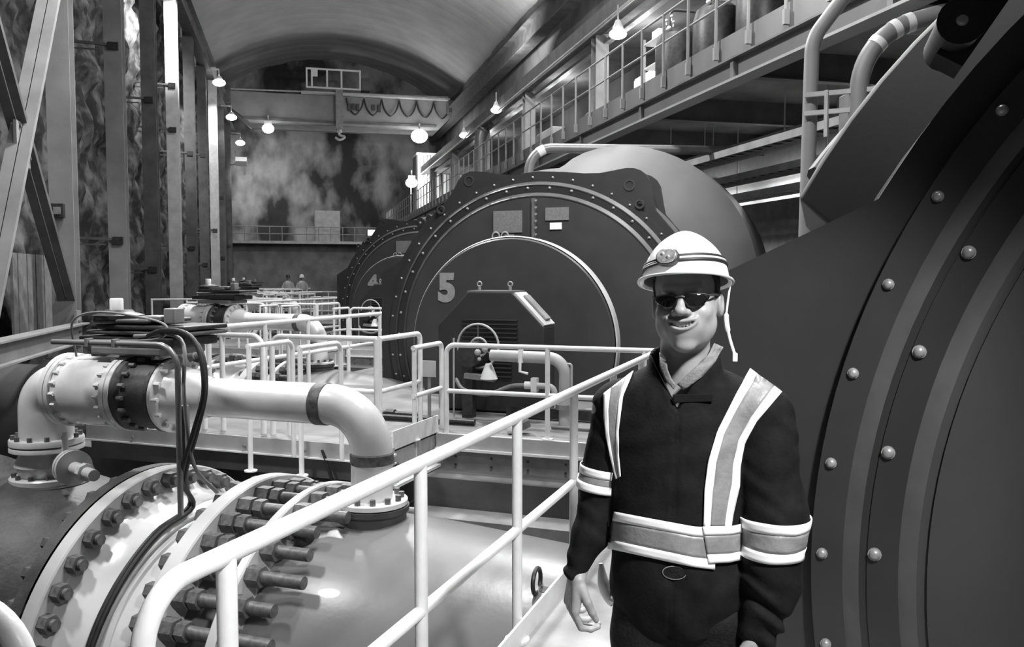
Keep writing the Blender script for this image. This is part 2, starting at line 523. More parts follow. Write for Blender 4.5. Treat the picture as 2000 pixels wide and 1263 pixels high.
for (px, s, z, pw_, lab) in ((0, 49.4, 12.35, 1500, 'nearest bright lamp high on the left column row'), (0, 58.4, 12.1, 200, 'second lamp along the left column row'),
                             (0, 67.3, 11.8, 160, 'third lamp along the left column row, near end wall')):
    t = dome_lamp(H(-3.95, s, z), lab, .34, pw_, .4, 'lamps on the left columns')
    m = MB(); m.bar(H(-3.95, s, z + .7), H(-4.6, s, z + .7), .06, .06); m.build('bracket', M_steel3, t, smooth=0)
for (L, s, H_, pw_, lab) in ((8.75, 37.2, 7.45, 200, 'large dome lamp hanging beside the rounded duct on the gallery'),
                             (8.75, 44.7, 7.53, 160, 'far dome lamp over the gallery, before the white shed'),
                             (8.55, 21.9, 6.6, 330, 'nearest dome lamp over the gallery, over the lit cabinet')):
    dome_lamp(H(L, s, H_ + EYE), lab, .24, pw_, .45, 'dome lamps over the gallery')

# ------------------------------------------------------------------ generating units
GC = (3.05, 2.5, 0.76)                    # shaft centre in the end plate's plane, unit at the right edge


def gp(r, th, da):
    return U(GC[0] + da, GC[1] + r * math.cos(th), GC[2] + r * math.sin(th))


def ring_band(prof, n=160, db=0.0):
    """prof: (radius, da); open lathe about the shaft"""
    m = MB(); vs = []; k = len(prof)
    for r, da in prof:
        vs += [gp(r, 2 * PI * i / n, da) + WB * db for i in range(n)]
    fs = []
    for j in range(k - 1):
        fs += [[j * n + i, j * n + (i + 1) % n, (j + 1) * n + (i + 1) % n, (j + 1) * n + i] for i in range(n)]
    return m.add(vs, fs)


def plate_outline(hw=2.86, hz=.96):
    pts = [(-hw, -.76), (-hw, hz), (-2.31, 1.23)]
    for d in range(150, 127, -3): pts.append((2.615 * math.cos(R(d)), 2.615 * math.sin(R(d))))
    rest = [(2.31, 1.23), (hw, hz), (hw, -.76)]
    earp = [(125, 2.63), (121, 2.70), (118, 2.79), (115.5, 2.84), (113, 2.83), (108, 2.72), (104, 2.62), (99, 2.55), (90, 2.56), (80, 2.57), (74, 2.6), (69, 2.67), (65.5, 2.77), (62, 2.89), (60, 2.94), (58, 2.96), (56, 2.95), (54, 2.90), (50, 2.72), (47, 2.63), (43, 2.615), (39, 2.615), (35, 2.615), (31, 2.615)]
    for d, r in earp: pts.append((r * math.cos(R(d)), r * math.sin(R(d))))
    return pts + rest


def make_generator():
    t = thing('generator', U(GC[0], GC[1], 0), 'huge dark generator end filling the right edge, with round bolted flange', 'generator', 'horizontal generators')
    m = MB(); o = U(GC[0] + .05, GC[1], GC[2]); m.prism(plate_outline(), o, WB, Z, UA, .1)
    m.build('end_plate', M_gen, t, smooth=0.5)
    m = MB(); m.prism([(x * .985, z * .985 if z > 0 else z) for x, z in plate_outline()], U(GC[0] + .5, GC[1] + .1, GC[2]), WB, Z, UA, .08)
    m.build('rear_plate', M_gen, t, smooth=0.5)
    ring_band([(2.50, .05), (2.50, .0), (2.0, .0)]).build('flange', M_gen, t)
    ring_band([(2.40, .001), (2.35, -.05)]).build('outer_rim', M_chamf, t)
    ring_band([(2.35, -.05), (2.335, -.052), (2.335, -.044), (2.325, -.044), (2.325, -.051), (2.23, -.051)]).build('flange_ring', M_genring, t)
    ring_band([(2.23, -.05), (2.18, -.1)]).build('inner_rim', M_chamf, t)
    ring_band([(2.18, -.1), (2.165, -.1), (2.165, -.09), (2.15, -.09), (2.15, -.102), (.6, -.102)]).build('end_cover', M_gencover, t)
    # bolts: one mesh each ring, shared
    src = None
    for cnt, r, da, a0, rad in ((49, 2.465, .0, 179.5, .016), (42, 2.303, -.051, 178.7, .019)):
        src = None
        for k in range(cnt):
            th = R(a0) - 2 * PI * k / cnt
            p = gp(r, th, da)
            if src is None:
                m = MB(); m.cyl(p + UA * .005, p - UA * .008, rad * 1.15, n=12); m.sphere(p - UA * .008, rad, 12, 8, (1, 1, .75), (WB, Z, UA))
                src = m.build('bolt', M_boltg, t); p0 = p
            else:
                inst(src, 'bolt', t, p - p0)
    # seam flange down the cover with its own bolts
    m = MB(); m.bar(gp(1.4, PI / 2, -.13), gp(2.14, PI / 2, -.13), .05, .06, side=WB); m.build('seam_strip', M_chamf, t, smooth=0)
    s0 = None
    for k in range(6):
        p = gp(1.6 + .1 * k, PI / 2, -.165) + WB * .05
        m = MB(); m.cyl(p, p - UA * .02, .018, n=6); m.build('seam_bolt', M_boltg, t)
    # hub disc standing proud of the cover, narrower neck behind it
    ring_band([(1.22, -.1), (1.22, -.62)], 96, -.1).build('hub_neck', M_gen, t)
    ring_band([(1.22, -.6), (1.5, -.6), (1.52, -.62), (1.52, -.88), (1.5, -.9), (.3, -.9)], 128, -.1).build('hub_disc', M_gencover, t)
    ring_band([(1.535, -.64), (1.55, -.66), (1.55, -.84), (1.535, -.86)], 128, -.1).build('hub_rim', M_steel3, t)
    # bearing housing: chamfered box with lid, on a pedestal
    def boxpoly(g):
        return [(-.60 + g, -.74), (-.60 + g, .34), (-.18 + g * .4, .77 - g), (.42 - g * .4, .77 - g), (.84 - g, .34), (.84 - g, -.74)]
    m = MB(); m.prism(boxpoly(0), U(GC[0] - 2.25, GC[1], GC[2]), WB, Z, UA, .45); m.build('bearing_housing', M_gen, t, smooth=0, bevel=.015)
    m = MB(); m.prism(boxpoly(.36), U(GC[0] - 1.85, GC[1], GC[2]), WB, Z, UA, .97); m.build('bearing_neck', M_gen, t, smooth=0)
    q = Vector((0.35, 0.42)).normalized()
    for sg in (1,):
        X_ = (WB * (.42) - Z * (.43)).normalized(); Nn = (WB * .43 + Z * .42).normalized()
        m = MB(); m.box(U(GC[0] - 2.02, GC[1] + .63, GC[2] + .555) + Nn * .01, (.56, .44, .03), (X_, UA, Nn)); m.build('shoulder_lid', M_steel3, t, smooth=0)
        m = MB(); m.box(U(GC[0] - 1.98, GC[1] + .64, GC[2] + .56) + Nn * .03, (.42, .2, .03), (X_, UA, Nn)); m.build('inspection_cover', M_grey, t, smooth=0, bevel=.006)
    m = MB(); m.box(U(GC[0] - 2.02, GC[1] + .12, GC[2] + .78), (.62, .46, .025), (WB, UA, Z)); m.build('top_lid', M_chamf, t, smooth=0)
    for dx in (-.08, .34):
        p = U(GC[0] - 2.1, GC[1] + dx, GC[2] + .8); m = MB(); m.cyl(p, p + Z * .04, .02, n=8); m.lathe([(.022 * 1, 0)] * 0 or [(.03 + .009 * math.cos(k * PI / 4), .009 * math.sin(k * PI / 4)) for k in range(8)], p + Z * .075, UA, 14, closed=True)
        m.build('eye_bolt', M_boltg, t)
    for k in range(14):
        m = MB(); z = GC[2] + .42 - .055 * k; w = .75 if k < 6 else .6
        m.box(U(GC[0] - 2.265, GC[1] + .12, z), (w, .03, .022), (WB, (UA * .8 + Z * .6).normalized(), (Z * .8 - UA * .6).normalized())); m.build('louvre', M_genring, t, smooth=0)
    # name plates on the cover
    for nm, bx, zz, w, h, mm in (('name_plate', -.42, 1.8, .46, .33, M_plate), ('tag_plate', -.4, 1.55, .17, .12, M_plate), ('name_plate', .36, 1.9, .36, .19, M_plate), ('warning_plate', .34, 1.72, .18, .1, M_white)):
        m = MB(); m.box(U(GC[0] - .113, GC[1] + bx, GC[2] + zz), (w, .02, h), (WB, UA, Z)); m.build(nm, mm, t, smooth=0)
    for bx in (-.42, -.28):
        p = U(GC[0] - .62, GC[1] + bx, GC[2] + 1.56)
        m = MB(); m.lathe([(.055 + .012 * math.cos(k * PI / 4), .012 * math.sin(k * PI / 4)) for k in range(8)], p, UA, 18, closed=True); m.build('lifting_ring', M_grey, t)
    # holes/bosses on the ears
    for sg in (-1, 1):
        p = gp(2.70, R(114.5) if sg > 0 else R(58.5), .05); m = MB(); m.lathe([(.085, 0), (.085, -.012), (.06, -.012), (.055, .02)], p, UA, 20); m.build('ear_boss', M_gencover, t)
        p = gp(2.56, R(90 + sg * 38), .0); m = MB(); m.lathe([(.07, .0), (.07, -.03), (.045, -.03), (.04, .02)], p, UA, 18); m.build('dowel_boss', M_gencover, t)
    # barrel behind the plates, swollen to the right by the air cooler casing
    vs = []; n = 96; prof = [(2.42, .15), (2.48, .5), (2.66, .9), (2.76, 1.3), (2.80, 2.6), (2.78, 4.2), (2.6, 4.6), (1.2, 4.9)]
    for r, da in prof:
        for i in range(n):
            th = 2 * PI * i / n
            d = (th + PI) % (2 * PI) - PI
            bul = max(0, math.cos((d - R(42)) * 1.9)) if abs(d - R(42)) < R(47) else 0
            f = min(1, max(0, (da - .3) / .9)) * (1 if da < 4.5 else .4)
            rr = r + .72 * bul ** .7 * f
            p = gp(rr, th, da); p.z = max(p.z, .02); vs.append(p)
    fs = []
    for j in range(len(prof) - 1):
        fs += [[j * n + i, j * n + (i + 1) % n, (j + 1) * n + (i + 1) % n, (j + 1) * n + i] for i in range(n)]
    m = MB(); m.add(vs, fs); m.build('barrel', M_barrel, t, smooth=0.5)
    # raised cooler casing on the upper left shoulder of the barrel
    m = MB()
    def shell(r0, t0, t1, a0, a1, k=7):
        g = []
        for i in range(k):
            th = R(t0 + (t1 - t0) * i / (k - 1)); g.append((gp(r0, th, a0), gp(r0, th, a1)))
        return g
    A = shell(2.5, 127, 156, .75, 3.2); B = shell(2.9, 129.5, 153, .95, 3.0)
    vs = []; k = len(A)
    for i in range(k): vs += [A[i][0], B[i][0], B[i][1], A[i][1]]
    fs = []
    for i in range(k - 1):
        for j in range(3): fs.append([i * 4 + j, i * 4 + j + 1, (i + 1) * 4 + j + 1, (i + 1) * 4 + j])
    fs += [[0, 1, 2, 3], [(k - 1) * 4 + 3, (k - 1) * 4 + 2, (k - 1) * 4 + 1, (k - 1) * 4]]
    m.add(vs, fs); m.build('cooler_casing', M_barrel, t, smooth=0.3, bevel=.02)
    m = MB(); m.tube([gp(2.9, R(150 - 2 * j), 1.25 + .12 * j) for j in range(8)], .045, 8); m.build('casing_rib', M_barrel, t)
    p = U(GC[0] + .35, .45, 2.6)
    m = MB(); m.cyl(p - UA * .12, p + UA * .3, .075, n=20); m.cyl(p - UA * .13, p - UA * .12, .08, n=20); m.bar(p + UA * .1 - WB * .02 - Z * .1, p + UA * .1 + WB * .12 + Z * .12, .2, .1); m.build('lifting_trunnion', M_black, t)
    m = MB(); m.sphere(p - UA * .13, .02, 12, 8, (1, 1, .6), (WB, Z, UA)); m.build('trunnion_pin', M_boltg, t)
    return t


def numeral(ch, parent, loc):
    cu = bpy.data.curves.new('numeral', 'FONT'); cu.body = ch; cu.size = .54; cu.extrude = .004; cu.offset = .030; cu.align_x = 'CENTER'; cu.align_y = 'CENTER'
    tmp = bpy.data.objects.new('numeral_tmp', cu); COL.objects.link(tmp)
    dg = bpy.context.evaluated_depsgraph_get(); dg.update()
    me = bpy.data.meshes.new_from_object(tmp.evaluated_get(dg))
    bpy.data.objects.remove(tmp); me.name = 'numeral'
    rot = Matrix((WB, Z, -UA)).transposed().to_4x4()
    me.transform(Matrix.Translation(loc - parent.location) @ rot)
    me.materials.clear(); me.materials.append(M_num)
    o = bpy.data.objects.new('numeral', me); COL.objects.link(o); o.parent = parent
    o['label'] = 'painted number ' + ch
    return o


gen6 = make_generator()
index_kids()
gen5 = copy_tree(gen6, PITCH + U(0, .12, 0), 'big dark round generator with the painted number 5')
gen4 = copy_tree(gen6, PITCH * 2 + U(0, .3, 0), 'smaller dark generator behind, with the painted number 4')
# the two farther units stand on narrower feet
nb = MB(); nb.prism(plate_outline(2.67, 1.02), U(GC[0] + .05, GC[1], GC[2]), WB, Z, UA, .1); nb = nb.build('end_plate', M_gen, gen6, smooth=0.5)
nr = MB(); nr.prism([(x * .985, z * .985 if z > 0 else z) for x, z in plate_outline(2.67, 1.02)], U(GC[0] + .5, GC[1] + .1, GC[2]), WB, Z, UA, .08); nr = nr.build('rear_plate', M_gen, gen6, smooth=0.5)
for o_ in COL.objects:
    if o_.parent in (gen5, gen4):
        if o_.name.startswith('end_plate'): o_.data = nb.data
        elif o_.name.startswith('rear_plate'): o_.data = nr.data
bpy.data.objects.remove(nb); bpy.data.objects.remove(nr)
npos = U(GC[0] - .907, GC[1] - 1.08, GC[2] + .79)
numeral('5', gen5, npos + PITCH + U(0, .12, 0))
numeral('4', gen4, npos + PITCH * 2 + U(0, .42, 0))

# ------------------------------------------------------------------ penstock with flanges and tie rods
PAX, PZ = 5.2, -1.12


def pp(r, th, b):
    """point on the penstock: th from horizontal-away through the top towards the photographer"""
    return U(PAX + r * math.cos(th), b, PZ + r * math.sin(th))


def pen_lathe(prof, name, m, t, n=96):
    b = MB(); b.lathe([(r, bb) for r, bb in prof], U(PAX, 0, PZ), WB, n)
    return b.build(name, m, t, smooth=0.5)


def make_penstock():
    t = thing('penstock', U(PAX, -3.6, -3.2), 'wide pale penstock pipe with bolted flange rings, below the front railing', 'pipe', 'penstocks')
    pen_lathe([(1.10, -3.80), (1.08, -3.70), (1.08, -3.45), (1.10, -3.40), (1.12, -3.30), (1.16, -3.05), (1.15, -2.6), (1.10, -2.0), (1.04, -1.3), (1.0, -.6), (1.0, 1.2)], 'shell', M_pen, t)
    pen_lathe([(1.24, -4.73), (1.19, -4.68), (1.155, -4.58), (1.135, -4.45), (1.135, -4.37), (1.15, -4.35), (1.155, -4.31), (1.135, -4.28), (1.135, -4.15), (1.16, -4.03), (1.21, -3.97), (1.26, -3.93)], 'white_spool', M_penw, t)
    for b0, b1, r, nm in ((-4.85, -4.73, 1.36, 'flange_ring'), (-3.93, -3.80, 1.36, 'flange_ring'), (-3.41, -3.34, 1.34, 'flange_ring')):
        pen_lathe([(1.05, b0), (r - .01, b0), (r, b0 + .01), (r, b1 - .01), (r - .01, b1), (1.05, b1), (1.05, b0)], nm, M_penr, t, 128)
    src = None; n = 40
    for k in range(n):
        th = 2 * PI * k / n
        p = pp(1.275, th, -4.73)
        if src is None:
            m = MB(); m.cyl(p, p + WB * .075, .066, n=6); m.cyl(p + WB * .075, p + WB * .11, .04, n=8); src = m.build('flange_nut', M_bolt, t, smooth=0.9); p0 = p
        else: inst(src, 'flange_nut', t, p - p0)
    src = None
    for k in range(n):
        th = 2 * PI * (k + .5) / n
        p = pp(1.285, th, -3.93)
        if src is None:
            m = MB(); m.cyl(p, p - WB * .07, .062, n=6); src = m.build('flange_nut', M_bolt, t, smooth=0.9); p0 = p
        else: inst(src, 'flange_nut', t, p - p0)
    src = None
    for k in range(n):
        th = 2 * PI * (k + .5) / n
        p = pp(1.265, th, -3.80); q = WB
        if src is None:
            p0 = p
            m = MB(); m.cyl(p, p + q * .80, .042, n=12); src = m.build('tie_rod', M_bolt, t)
            m = MB(); m.cyl(p, p + q * .11, .072, n=6); m.cyl(p + q * .13, p + q * .2, .066, n=6); na = m.build('tie_rod_nut', M_bolt, t, smooth=0.9)
            m = MB(); m.cyl(p + q * .46, p + q * .56, .07, n=6); nb = m.build('tie_rod_nut', M_bolt, t, smooth=0.9)
        else:
            L = p - p0
            inst(src, 'tie_rod', t, L + q * (.06 * ((k * 7) % 3 - 1))); inst(na, 'tie_rod_nut', t, L); inst(nb, 'tie_rod_nut', t, L)
    b = PI - R(70)
    m = MB(); c = pp(1.13, b, -3.22); d = (c - U(PAX, -3.22, PZ)).normalized(); m.cyl(c - d * .05, c + d * .09, .07, n=16); m.cyl(c + d * .09, c + d * .12, .045, n=12); m.build('plugged_boss', M_dark, t)
    m = MB(); c = pp(1.03, PI - R(66), -1.55); d = (c - U(PAX, -1.55, PZ)).normalized()
    m.lathe([(.075 + .014 * math.cos(k * PI / 4), .014 * math.sin(k * PI / 4)) for k in range(8)], c + d * .09, WB, 20, closed=True); m.bar(c - d * .03, c + d * .03, .12, .05); m.build('lifting_lug', M_dark, t)
    return t


pen6 = make_penstock()


def make_valve():
    t = thing('spherical_valve', U(PAX, -6.0, -3.2), 'bulky dark spherical valve casting below the bypass elbow at left', 'valve', 'spherical valves')
    prof = [(1.36, -4.86), (1.36, -4.96), (1.25, -4.97), (1.12, -5.1)]
    for k in range(13):
        th = -R(60) + R(120) * k / 12
        prof.append((.62 + .60 * math.cos(th), -6.05 + .95 * math.sin(th) * 1.0))
    prof += [(1.12, -7.0), (1.3, -7.1), (1.3, -7.25)]
    prof = sorted(prof, key=lambda q: -q[1])
    pen_lathe(prof, 'body', M_valve, t)
    src = None
    for k in range(36):
        th = 2 * PI * k / 36; p = pp(1.29, th, -4.965)
        if src is None:
            m = MB(); m.cyl(p, p - WB * .07, .055, n=6); src = m.build('flange_bolt', M_bolt, t, smooth=.9); p0 = p
        else: inst(src, 'flange_bolt', t, p - p0)
    m = MB(); m.cyl(U(PAX, -5.95, -.25), U(PAX, -5.95, .04), .33, n=32); m.build('bypass_nozzle', M_valve, t)
    pen_lathe([(1.0, -7.25), (1.0, -11.5)], 'inlet_pipe', M_pen, t, 48)
    for sa in (-1, 1):
        m = MB(); m.cyl(U(PAX + sa * .9, -6.05, PZ), U(PAX + sa * 1.45, -6.05, PZ), .42, n=28); m.cyl(U(PAX + sa * 1.45, -6.05, PZ), U(PAX + sa * 1.5, -6.05, PZ), .5, n=28); m.build('trunnion', M_valve, t)
    m = MB(); m.box(U(PAX, -6.05, -2.75), (1.6, 1.2, .9), (UA, WB, Z)); m.build('pedestal', M_conc, t, smooth=0)
    return t


valve6 = make_valve()

# ------------------------------------------------------------------ bypass pipe over the penstock
BZ = 0.82


def make_bypass():
    t = thing('bypass_pipe', U(PAX, -4.4, 0), 'large white bypass pipe with valve and elbow in the left foreground', 'pipe', 'bypass pipes')
    b5 = lambda b, z=BZ, a=PAX: U(a, b, z)
    m = MB(); m.tube(fillet([b5(-5.95, .36), b5(-5.95, BZ), b5(-5.58, BZ)], .36, 12), .205, 32); m.build('left_elbow', M_pipe, t)
    m = MB(); m.lathe([(.2, .41), (.275, .41), (.28, .40), (.28, .365), (.275, .36), (.1, .36)], b5(-5.95, 0), Z, 40); m.lathe([(.1, .35), (.275, .35), (.28, .34), (.28, .315), (.27, .31), (.1, .31)], b5(-5.95, 0), Z, 40); m.build('upper_flange', M_pipe, t)
    m = MB(); m.lathe([(.2, .32), (.205, .28), (.235, .23), (.245, .19), (.225, .14), (.21, .11), (.2, .09)], b5(-5.95, 0), Z, 40); m.build('nozzle_body', M_pipe, t)
    m = MB(); m.lathe([(.1, .1), (.275, .1), (.285, .09), (.285, .05), (.1, .05)], b5(-5.95, 0), Z, 40); m.build('lower_flange', M_pipe, t)
    for z in (.41, .1):
        for k in range(12):
            p = b5(-5.95, z) + (UA * math.cos(k * PI / 6 + .2) + WB * math.sin(k * PI / 6 + .2)) * .245
            m = MB(); m.cyl(p, p + Z * .035, .02, n=6); m.build('flange_nut', M_bolt, t, smooth=0)
    # small drain valve on the side of the nozzle
    c = U(PAX - .05, -5.75, .22); d = (WB * .92 - UA * .38).normalized()
    m = MB(); m.cyl(c, c + d * .2, .085, n=20); m.cyl(c + d * .28, c + d * .46, .05, n=16); m.build('drain_valve', M_pipe, t)
    m = MB(); m.cyl(c + d * .2, c + d * .235, .14, n=24); m.cyl(c + d * .245, c + d * .28, .14, n=24); m.build('drain_flange', M_penw, t)
    m = MB(); m.cyl(c + d * .46, c + d * .52, .07, n=8); m.cyl(c + d * .52, c + d * .66, .045, n=12); m.build('drain_spindle', M_pipe, t)
    m = MB(); m.cyl(c + d * .1 + Z * .08, c + d * .1 + Z * .26, .03, .02, n=10); m.build('drain_lever', M_pipe, t)
    # wide valve body
    m = MB(); m.lathe([(.2, -5.64), (.27, -5.63), (.272, -5.6), (.272, -5.08), (.27, -5.05), (.2, -5.04)], b5(0), WB, 48); m.build('valve_body', M_pipe, t)
    for b0, b1, r in ((-5.70, -5.655, .295), (-5.645, -5.61, .295), (-5.09, -5.05, .298), (-5.04, -5.0, .298)):
        m = MB(); m.lathe([(.15, b0), (r, b0), (r, b1), (.15, b1)], b5(0), WB, 48); m.build('flange', M_pipe, t)
    for b in (-5.60, -5.11):
        for k in range(20):
            p = b5(b) + (UA * math.cos(k * PI / 10) + Z * math.sin(k * PI / 10)) * .278
            m = MB(); m.cyl(p, p + WB * (.045 if b < -5.3 else -.045), .016, n=6); m.build('stud', M_pipe, t, smooth=0)
    # dark butterfly coupling
    m = MB(); m.lathe([(.15, -5.0), (.29, -5.0), (.29, -4.96), (.255, -4.93), (.265, -4.8), (.255, -4.69), (.285, -4.68), (.285, -4.65), (.15, -4.65)], b5(0), WB, 48); m.build('dark_coupling', M_valve, t)
    for k in range(18):
        p = b5(-4.93) + (UA * math.cos(k * PI / 9) + Z * math.sin(k * PI / 9)) * .272
        m = MB(); m.cyl(p, p + WB * .05, .018, n=6); m.build('coupling_nut', M_grey, t, smooth=0)
    m = MB(); m.lathe([(.15, -4.64), (.285, -4.64), (.285, -4.61), (.23, -4.58), (.2, -4.45), (.165, -4.36), (.148, -4.28)], b5(0), WB, 48); m.build('reducer', M_pipe, t)
    for k in range(14):
        p = b5(-4.605) + (UA * math.cos(k * PI / 7) + Z * math.sin(k * PI / 7)) * .262
        m = MB(); m.cyl(p, p + WB * .05, .018, n=6); m.build('reducer_nut', M_pipe, t, smooth=0)
    m = MB(); m.tube(fillet([b5(-4.3), b5(-2.92), b5(-2.92, .14)], .33, 14), .146, 36); m.build('run_pipe', M_pipe, t)
    m = MB(); m.lathe([(.146, -3.36), (.153, -3.355), (.153, -3.27), (.146, -3.265)], b5(0), WB, 40); m.build('weld_band', M_band, t)
    m = MB(); m.lathe([(.146, .50), (.153, .49), (.152, .425), (.146, .42)], b5(-2.92, 0), Z, 40); m.build('weld_band', M_band, t)
    m = MB(); m.lathe([(.12, .17), (.245, .17), (.25, .165), (.25, .135), (.12, .13)], b5(-2.92, 0), Z, 40); m.build('foot_flange', M_pipe, t)
    m = MB(); m.lathe([(.12, .13), (.26, .125), (.26, .09), (.24, .07), (.235, -.12)], b5(-2.92, 0), Z, 40); m.build('dark_saddle', M_valve, t)
    for k in range(12):
        p = b5(-2.92, .17) + (UA * math.cos(k * PI / 6) + WB * math.sin(k * PI / 6)) * .205
        m = MB(); m.cyl(p, p + Z * .04, .022, n=6); m.build('flange_nut', M_bolt, t, smooth=0)
    # lifting eye on the valve body
    m = MB(); p = b5(-5.02, BZ + .3)
    m.prism([(-.05, -.03), (.05, -.03), (.045, .06), (.02, .1), (-.02, .1), (-.045, .06)], p, WB, Z, UA, .03); m.build('lifting_eye', M_pipe, t, smooth=0)
    m = MB(); m.cyl(p + Z * .06 - UA * .004, p + Z * .06 + UA * .034, .02, n=12); m.build('eye_hole', M_black, t)
    # hydraulic actuator stack above the valve
    for k, (b0, b1, z0, z1, mm) in enumerate(((-5.3, -4.62, 1.13, 1.19, M_grey), (-5.42, -4.5, 1.20, 1.27, M_dark), (-5.35, -4.4, 1.285, 1.315, M_steel2), (-5.3, -4.4, 1.325, 1.36, M_dark), (-5.28, -4.75, 1.375, 1.405, M_steel2))):
        m = MB(); m.box(b5((b0 + b1) / 2, (z0 + z1) / 2, PAX + .1), (b1 - b0, .5, z1 - z0), (WB, UA, Z)); m.build('actuator_plate', mm, t, smooth=0, bevel=.012)
    m = MB(); m.lathe([(.19, 1.40), (.19, 1.43), (.12, 1.45), (.1, 1.47), (.02, 1.47)], b5(-5.16, 0), Z, 24); m.build('actuator_dome', M_dark, t)
    m = MB(); m.lathe([(.05, 1.46), (.05, 1.55), (.045, 1.56), (.0, 1.56)], b5(-5.18, 0), Z, 20); m.build('actuator_cap', M_white, t)
    m = MB(); m.box(b5(-4.78, 1.41), (.2, .2, .04), (WB, UA, Z)); m.box(b5(-4.62, 1.43), (.1, .12, .12), (WB, UA, Z)); m.build('switch_box', M_grey, t, smooth=0, bevel=.01)
    return t


byp6 = make_bypass()
index_kids()
OFF5 = U(7.1, -4.98, .13)
byp5 = copy_tree(byp6, OFF5, 'white bypass pipe with valve of the next unit, behind the platform rails')
pen5 = copy_tree(pen6, OFF5, 'second penstock, half hidden in the pit behind the platform rails')
val5 = copy_tree(valve6, OFF5, 'dark spherical valve in the second pit under the farther bypass pipe')
byp4 = copy_tree(byp6, OFF5 + PITCH, 'third white bypass pipe, far off by the end of the rail rows')
pen4 = copy_tree(pen6, OFF5 + PITCH, 'third penstock, deep in the far pit below the third bypass pipe')
byp3 = copy_tree(byp6, OFF5 + PITCH * 2, 'farthest bypass pipe, a dark stack near the end wall')

# hoses from the actuator down over the white spool, guard conduit and loose cables
def spool(phi_, b, off=.0):
    return U(PAX - (1.165 + off) * math.cos(R(phi_)), b, PZ + (1.165 + off) * math.sin(R(phi_)))


for i in range(3):
    e = .035 * i
    pts = [U(5.0 - e, -4.75, 1.22 + e), U(4.9 - e, -4.4, 1.33 + e * .5), U(4.82 - e, -4.08, 1.25 + e), U(4.76 - e, -3.97 + e * .4, .97), U(4.76 - e, -4.05, .66),
           U(4.82 - e, -4.22, .3), spool(78, -4.3 + e, .03), spool(62, -4.34 + e, .025), spool(42, -4.37 + e, .02), spool(22, -4.40 + e, .02), spool(0, -4.43 + e, .02), spool(-25, -4.45 + e, .03)]
    if i == 2: pts = pts[:1] + [U(4.9, -4.3, 1.28), U(4.75, -4.15, .9), U(4.8, -4.12, .4)] + [spool(84, -4.12, .03), spool(66, -4.2, .02), spool(45, -4.28, .02), spool(20, -4.33, .02), spool(-5, -4.36, .02), spool(-30, -4.4, .02)]
    m = MB(); m.tube(spline(pts, 6), .017 if i < 2 else .014, 10)
    o = m.build('hydraulic_hose', M_black if i < 2 else M_grey, origin=U(4.8, -4.2, 0))
    tag(o, ['black hose looping off the actuator and down the white spool', 'second black hose beside the first, over the white spool', 'thin grey hose running on the white spool beside the black hoses'][i], 'hose')
t = thing('guard_conduit', U(4.75, -4.6, 0), 'bent grey conduit pipe in front of the dark actuator stack', 'pipe')
m = MB(); m.tube(fillet([U(4.75, -5.35, 1.245), U(4.75, -4.2, 1.25), U(4.75, -4.2, .05)], .17, 8), .021, 12); m.build('pipe', M_duct, t)
for b in (-5.0, -4.75):
    m = MB(); m.box(U(4.75, b, 1.25), (.025, .06, .06), (WB, UA, Z)); m.build('clip', M_grey, t, smooth=0)
m = MB(); m.box(U(4.8, -4.2, .62), (.06, .05, .4), (WB, UA, Z)); m.build('bracket', M_grey, t, smooth=0)
m = MB(); m.tube(spline([U(7.43, -4.75, -.05), U(7.35, -4.5, -.5), U(7.35, -4.2, -.78), U(7.36, -3.85, -.62), U(7.3, -3.55, -.35)], 8), .016, 8)
tag(m.build('hanging_cable', M_black, origin=U(7.3, -4.2, -.5)), 'black cable hanging in a loop below the landing beam', 'cable')
m = MB(); m.tube(spline([U(5.1, -5.5, 1.1), U(5.0, -5.42, 1.38), U(5.0, -5.15, 1.46), U(4.92, -4.6, 1.42), U(4.9, -4.42, 1.36), U(4.9, -4.55, 1.27), U(4.85, -5.2, 1.25)], 8), .009, 8)
tag(m.build('hanging_cable', M_grey, origin=U(5, -5, 1.3)), 'thin pale cable looped round the actuator stack', 'cable')

# ------------------------------------------------------------------ white tube railings
def railing(label, p0, p1, zt=1.07, z0=0.0, posts=(), bend0=None, bend1=None, r=.025, mid=True, toe=0.0, group='white railings', rc=.11, midz=None,
            extra=None, m_=None, pr=None, postz=None):
    """straight railing from p0 to p1 (plan points); bend0/bend1: the end turns down to the floor; posts: distances from p0"""
    p0, p1 = Vector(p0), Vector(p1); d = (p1 - p0).normalized(); L = (p1 - p0).length; mt = m_ or M_rail; pr = pr or r
    t = thing('railing', p0 + Z * z0, label, 'railing', group)
    path = [p0 + Z * zt, p1 + Z * zt]
    if bend0: path = [p0 + Z * (z0 if bend0 is True else bend0)] + path
    if bend1: path = path + [p1 + Z * (z0 if bend1 is True else bend1)]
    m = MB(); m.tube(fillet(path, rc, 8), r, 14); m.build('top_rail', mt, t)
    if mid:
        zm = midz if midz else z0 + (zt - z0) * .5
        m = MB(); m.tube([p0 + Z * zm, p1 + Z * zm], r * .94, 12); m.build('mid_rail', mt, t)
    src = None
    for x in posts:
        q = p0 + d * x
        if src is None:
            m = MB(); m.cyl(q + Z * (postz if postz is not None else z0), q + Z * zt, pr * .98, n=14); src = m.build('post', mt, t); q0 = q
            m = MB(); m.cyl(q + Z * (z0 + .0), q + Z * (z0 + .012), .06, n=16); fs = m.build('post_foot', mt, t)
        else: inst(src, 'post', t, q - q0); inst(fs, 'post_foot', t, q - q0)
    if toe:
        sd = d.cross(Z)
        m = MB(); m.bar(p0 + Z * (z0 + toe / 2) + sd * .03, p1 + Z * (z0 + toe / 2) + sd * .03, .012, toe, side=sd); m.build('toe_plate', mt, t, smooth=0)
    return t


